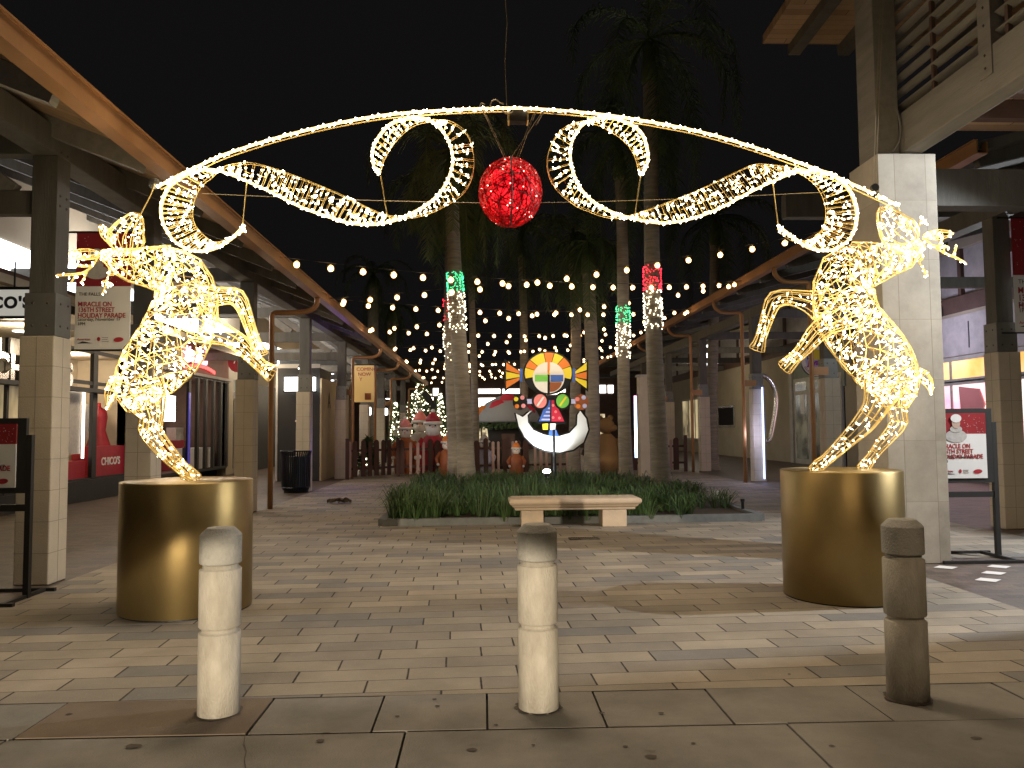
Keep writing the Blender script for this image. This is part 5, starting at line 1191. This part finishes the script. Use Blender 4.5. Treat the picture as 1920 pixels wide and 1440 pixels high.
# toadstool hut
y = 30; x = xat(952, y); t = thing('toadstool_hut', 'round hut with snowy red and orange domed roof behind the fence', 'hut', (x, y, 0))
MB().lathe((x, y, 0), [(.75, 0), (.72, 1.0), (.8, 1.75)], 24).build('wall', 'darkstone', t, True)
MB().lathe((x, y, 1.72), [(1.25, 0), (1.28, .08), (1.12, .42), (.8, .75), (.35, .98), (.02, 1.05)], 30).build('roof', 'snow', t, True)
for a, m, zc_, r_ in ((4.3, 'red', .55, .36), (4.9, 'orange', .3, .3), (3.6, 'orange', .35, .38), (5.6, 'red', .4, .34), (4.7, 'red', .85, .3)):
    rr = 1.2*(1-zc_*.62); MB().ell((x+rr*math.cos(a), y+rr*math.sin(a), 1.72+zc_), r_, .12, r_*.75, 14, 8, jit=.08).build('roof_patch', m, t)
b = MB()
for k in range(120):
    a = random.uniform(3.3, 6.1); b.octa((x+1.2*math.cos(a), y+1.2*math.sin(a), 1.62+random.uniform(-.12, .06)), .1, .05, rv())
b.build('garland', 'leafg', t)
MB().box(x-.25, x+.25, y-.8, y-.74, .2, 1.3).build('door', 'brownband', t)
# brown bear
y = 25; x = xat(1137, y); t = thing('bear_figure', 'large brown bear figure sitting behind the fence between the palms', 'figure', (x, y, 0))
MB().lathe((x, y, 0), [(.3, 0), (.42, .3), (.44, .7), (.3, 1.15), (.15, 1.3)], 18).build('body', 'fur', t, True)
MB().ell((x, y, 1.55), .27, .25, .26, 16, 12).ell((x+.2, y-.1, 1.48), .15, .14, .11, 12, 8).ell((x-.18, y, 1.78), .09, .06, .09, 10, 8).ell((x+.14, y, 1.8), .09, .06, .09, 10, 8).build('head', 'fur', t, True)
MB().tube([V((x+.3, y, 1.05)), V((x+.5, y-.15, .85)), V((x+.45, y-.3, 1.0))], [.13, .12, .1], 10).build('arm', 'fur', t, True)
MB().tube([V((x-.3, y, 1.05)), V((x-.46, y-.15, .8)), V((x-.3, y-.3, .75))], [.13, .12, .1], 10).build('arm', 'fur', t, True)
y = 26; x = xat(1150, y); t = thing('gift_box', 'stacked pink and white gift boxes below the bear figure', 'gift box', (x, y, 0))
MB().box(x-.35, x+.3, y-.3, y+.2, 0, .75).build('box', 'rosep', t); MB().box(x-.06, x+.02, y-.31, y+.21, 0, .76).build('ribbon', 'white', t)
# lit trees
def lit_tree(x, y, h, r, n, nl, label, name='lit_tree', z0=.6):
    t = thing(name, label, 'tree', (x, y, 0)); b = MB(); l = MB()
    MB().tube([(x, y, 0), (x, y, h*.8)], [.12, .05], 8).build('trunk', 'bark', t)
    for k in range(n):
        z = z0+(h-z0)*random.random()**1.3; rr = r*(1-(z-z0)/(h-z0))*random.uniform(.5, 1)+.05; a = random.uniform(0, 6.28)
        q = V((x+rr*math.cos(a), y+rr*math.sin(a), z)); dd = rv(); e = q+dd*.22; w = rv()*.05; b.add([q-w, q+w, e], [(0, 1, 2)])
        if k < nl: l.octa(q-V((0, .05, 0)), .035, .035)
    b.build('crown', 'leafg', t); o = l.build('light_bulbs', 'fwhite', t); o['kind'] = 'stuff'
lit_tree(xat(790, 45), 45, 4.4, 2.1, 2400, 420, 'wide tree thick with warm white lights behind the left columns')
lit_tree(xat(742, 33), 33, 2.6, .3, 500, 90, 'narrow column shrub wound with yellow lights by the left columns')
lit_tree(xat(826, 36), 36, 3.1, .55, 700, 130, 'slim tree with yellow lights above the red coated figure')
lit_tree(xat(690, 26.5), 26.5, 1.2, .35, 500, 5, 'small bright green shrub glowing behind the dark fence', 'shrub', .2)
a = AY(795, 735, 40); c_ = AY(838, 800, 40)
t = thing('ramp_rail', 'dark diagonal rail crossing in front of the wide lit tree', 'railing', (a.x, 40, 0)); MB().beam(a, c_, .12, .3).build('beam', 'black', t); MB().tube([(c_.x, 40, 0), c_], .05).build('post', 'black', t)
# ================================================================ LED TUBES
def led(u0, v0, v1, y, label, r=.03, s=9, cols=((.6, .75, 1), (.75, .9, 1))):
    a = AY(u0, v0, y); c_ = AY(u0+(v0-v1)*0, v1, y)
    t = thing('led_tube', label, 'led light', (a.x, y, 0), 'vertical led tubes')
    m = bpy.data.materials.new('led tube'); N, L = nt(m); b = N['Principled BSDF']
    g = N.new('ShaderNodeNewGeometry'); sx = N.new('ShaderNodeSeparateXYZ'); L.new(g.outputs['Position'], sx.inputs[0])
    mr = N.new('ShaderNodeMapRange'); L.new(sx.outputs['Z'], mr.inputs[0]); mr.inputs[1].default_value = a.z; mr.inputs[2].default_value = c_.z
    rp = N.new('ShaderNodeValToRGB'); L.new(mr.outputs[0], rp.inputs[0]); el = rp.color_ramp.elements
    el[0].color = (*cols[0], 1); el[1].color = (*cols[-1], 1)
    for i, c in enumerate(cols[1:-1]): e = el.new((i+1)/(len(cols)-1)); e.color = (*c, 1)
    L.new(rp.outputs[0], b.inputs['Emission Color']); b.inputs['Emission Strength'].default_value = s; M['led'+str(u0)] = m
    lo, hi = min(a.z, c_.z), max(a.z, c_.z)
    MB().tube([(a.x, y, max(.05, lo)), (a.x, y, hi)], r, 8).build('tube', 'led'+str(u0), t)
    MB().box(a.x+r+.002, a.x+r+.03, y-.02, y+.03, max(.05, lo), hi+.05).build('channel', 'steel', t)
    return V((a.x, y, (lo+hi)/2))
L1 = led(1429, 726, 898, 21.0, 'blue white vertical led tube on the edge of the second right column', .022, 4, ((.35, .45, 1), (.5, .65, 1), (.45, .55, 1)))
L2 = led(1191, 742, 858, 20.6, 'tapering pink to blue white led tube beside the slender palm', .035, 6, ((.5, .2, .35), (.35, .5, .8), (.7, .9, 1), (.3, .5, .8)))
M['white_led'] = M['led1429']
x2 = xat(1207, 24); t = thing('column', 'plain grey white square column standing alone between the slender and tallest palms', 'column', (x2, 24, 0)); zt = AY(1207, 706, 24).z
MB().box(AX(1195, 800, x2).x-.1, x2+.42, 24, 24.4, 0, zt).build('shaft', 'stucco', t, bevel=.01); MB().box(x2-.14, x2+.46, 23.96, 24.44, zt, zt+.06).build('capital', 'frame_p', t)
# ================================================================ LIGHT
def light(kind, loc, power, color, size=.2, target=None, name='lamp', spot=None, blend=.3, sx=None):
    l = bpy.data.lights.new(name, kind); l.energy = power; l.color = color
    if kind == 'AREA': l.size = size
    else: l.shadow_soft_size = size
    if spot: l.spot_size = math.radians(spot); l.spot_blend = blend
    o = bpy.data.objects.new(name, l); col.objects.link(o); o.location = V(loc)
    if target is not None: o.rotation_euler = (V(target)-V(loc)).to_track_quat('-Z', 'Y').to_euler()
    return o
WARM = (1, .80, .56); AMB = (1, .76, .5); COOL = (.90, .95, 1); PUR = (.45, .35, 1)
light('SPOT', (-1.25, -7, .78), 7400, (1, .84, .62), .05, (-.5, 8, -3.45), 'headlamp', 34, .08)
light('SPOT', (-.6, 7.6, 9.2), 1350, (1, .78, .54), .9, (-.3, 7.0, 0), 'street_and_fill_lamp', 112, .8)
light('SPOT', (-5, -7, 7), 260, (1, .80, .56), .4, (-1, 8, 0), 'street_and_fill_lamp', 60, 1)
light('SPOT', (8.0, 6.7, 4.6), 1650, COOL, .08, (3.2, 7.6, .4), 'wall_lamp', 94, .35)
light('SPOT', (1.5, 15, 4.6), 420, (1, .80, .58), .5, (1.2, 24, .6), 'street_and_fill_lamp', 90, 1)  # fill light added over the planter to brighten the fence pickets
light('POINT', (9.5, 13.0, 3.6), 170, COOL, .2, name='arcade_lamp')
light('POINT', (11.2, 20.5, 3.9), 120, (.76, .74, 1), .3, name='arcade_lamp')
light('POINT', (10, 29, 4.0), 60, (1, .86, .62), .3, name='arcade_lamp')
light('POINT', (10, 38, 4.0), 90, (1, .86, .62), .3, name='arcade_lamp')
light('SPOT', (2.2, -3, 7), 820, AMB, .5, (5.5, 4.5, 0), 'street_and_fill_lamp', 70, .9)
for y, p in ((11.5, 90), (17.5, 150), (22.5, 110), (28, 110), (35, 130), (43, 130)):
    light('POINT', (-6.6, y, 3.3 if y > 12 else 2.9), p, (1, .80, .55), .25, name='arcade_lamp')
light('POINT', (-7.6, 17, 4.75), 220, (.9, .95, 1), .3, name='clerestory_lamp')
light('POINT', (-7.6, 26, 4.75), 260, (.9, .95, 1), .3, name='clerestory_lamp')
light('POINT', (L1.x-.5, L1.y-.3, 1.3), 34, (.62, .62, 1), .3, name='led_lamp')
light('POINT', (-3.7, 20.4, 1.2), 14, (.25, .2, 1), .3, name='led_lamp')
light('POINT', (-3.9, 21.2, 3.6), 10, (.3, .2, 1), .3, name='led_lamp')
q = ORG['spot_lamp']; light('SPOT', (q.x, q.y, .6), 260, (.95, 1, 1), .04, (q.x+.15, YS+.0, 1.9), 'spot_lamp_beam', 95, .5)
for x, y, p in ((-.8, 14, 26), (2.4, 20, 34), (0, 27, 42), (2, 36, 55), (1, 48, 90)): light('POINT', (x, y, 3.6), p, (1, .76, .46), 1.0, name='festoon_glow')
# ---- night sky
w = bpy.data.worlds.new('World'); sc.world = w; w.use_nodes = True; N, L = w.node_tree.nodes, w.node_tree.links
bg = N['Background']; sky = N.new('ShaderNodeTexSky'); sky.sky_type = 'NISHITA'; sky.sun_disc = False
sky.sun_elevation = math.radians(-6); sky.sun_rotation = math.radians(180)
mx = N.new('ShaderNodeMix'); mx.data_type = 'RGBA'; mx.inputs[0].default_value = .96
L.new(sky.outputs[0], mx.inputs[6]); mx.inputs[7].default_value = (.062, .056, .056, 1)
L.new(mx.outputs[2], bg.inputs[0]); bg.inputs[1].default_value = .09
sc.view_settings.view_transform = 'Standard'; sc.view_settings.look = 'None'; sc.view_settings.exposure = 0; sc.view_settings.gamma = 1
sc.cycles.use_denoising = True; sc.cycles.max_bounces = 5; sc.cycles.diffuse_bounces = 3; sc.cycles.glossy_bounces = 3
sc.cycles.sample_clamp_indirect = 4; sc.cycles.use_light_tree = True; sc.cycles.caustics_reflective = False; sc.cycles.caustics_refractive = False
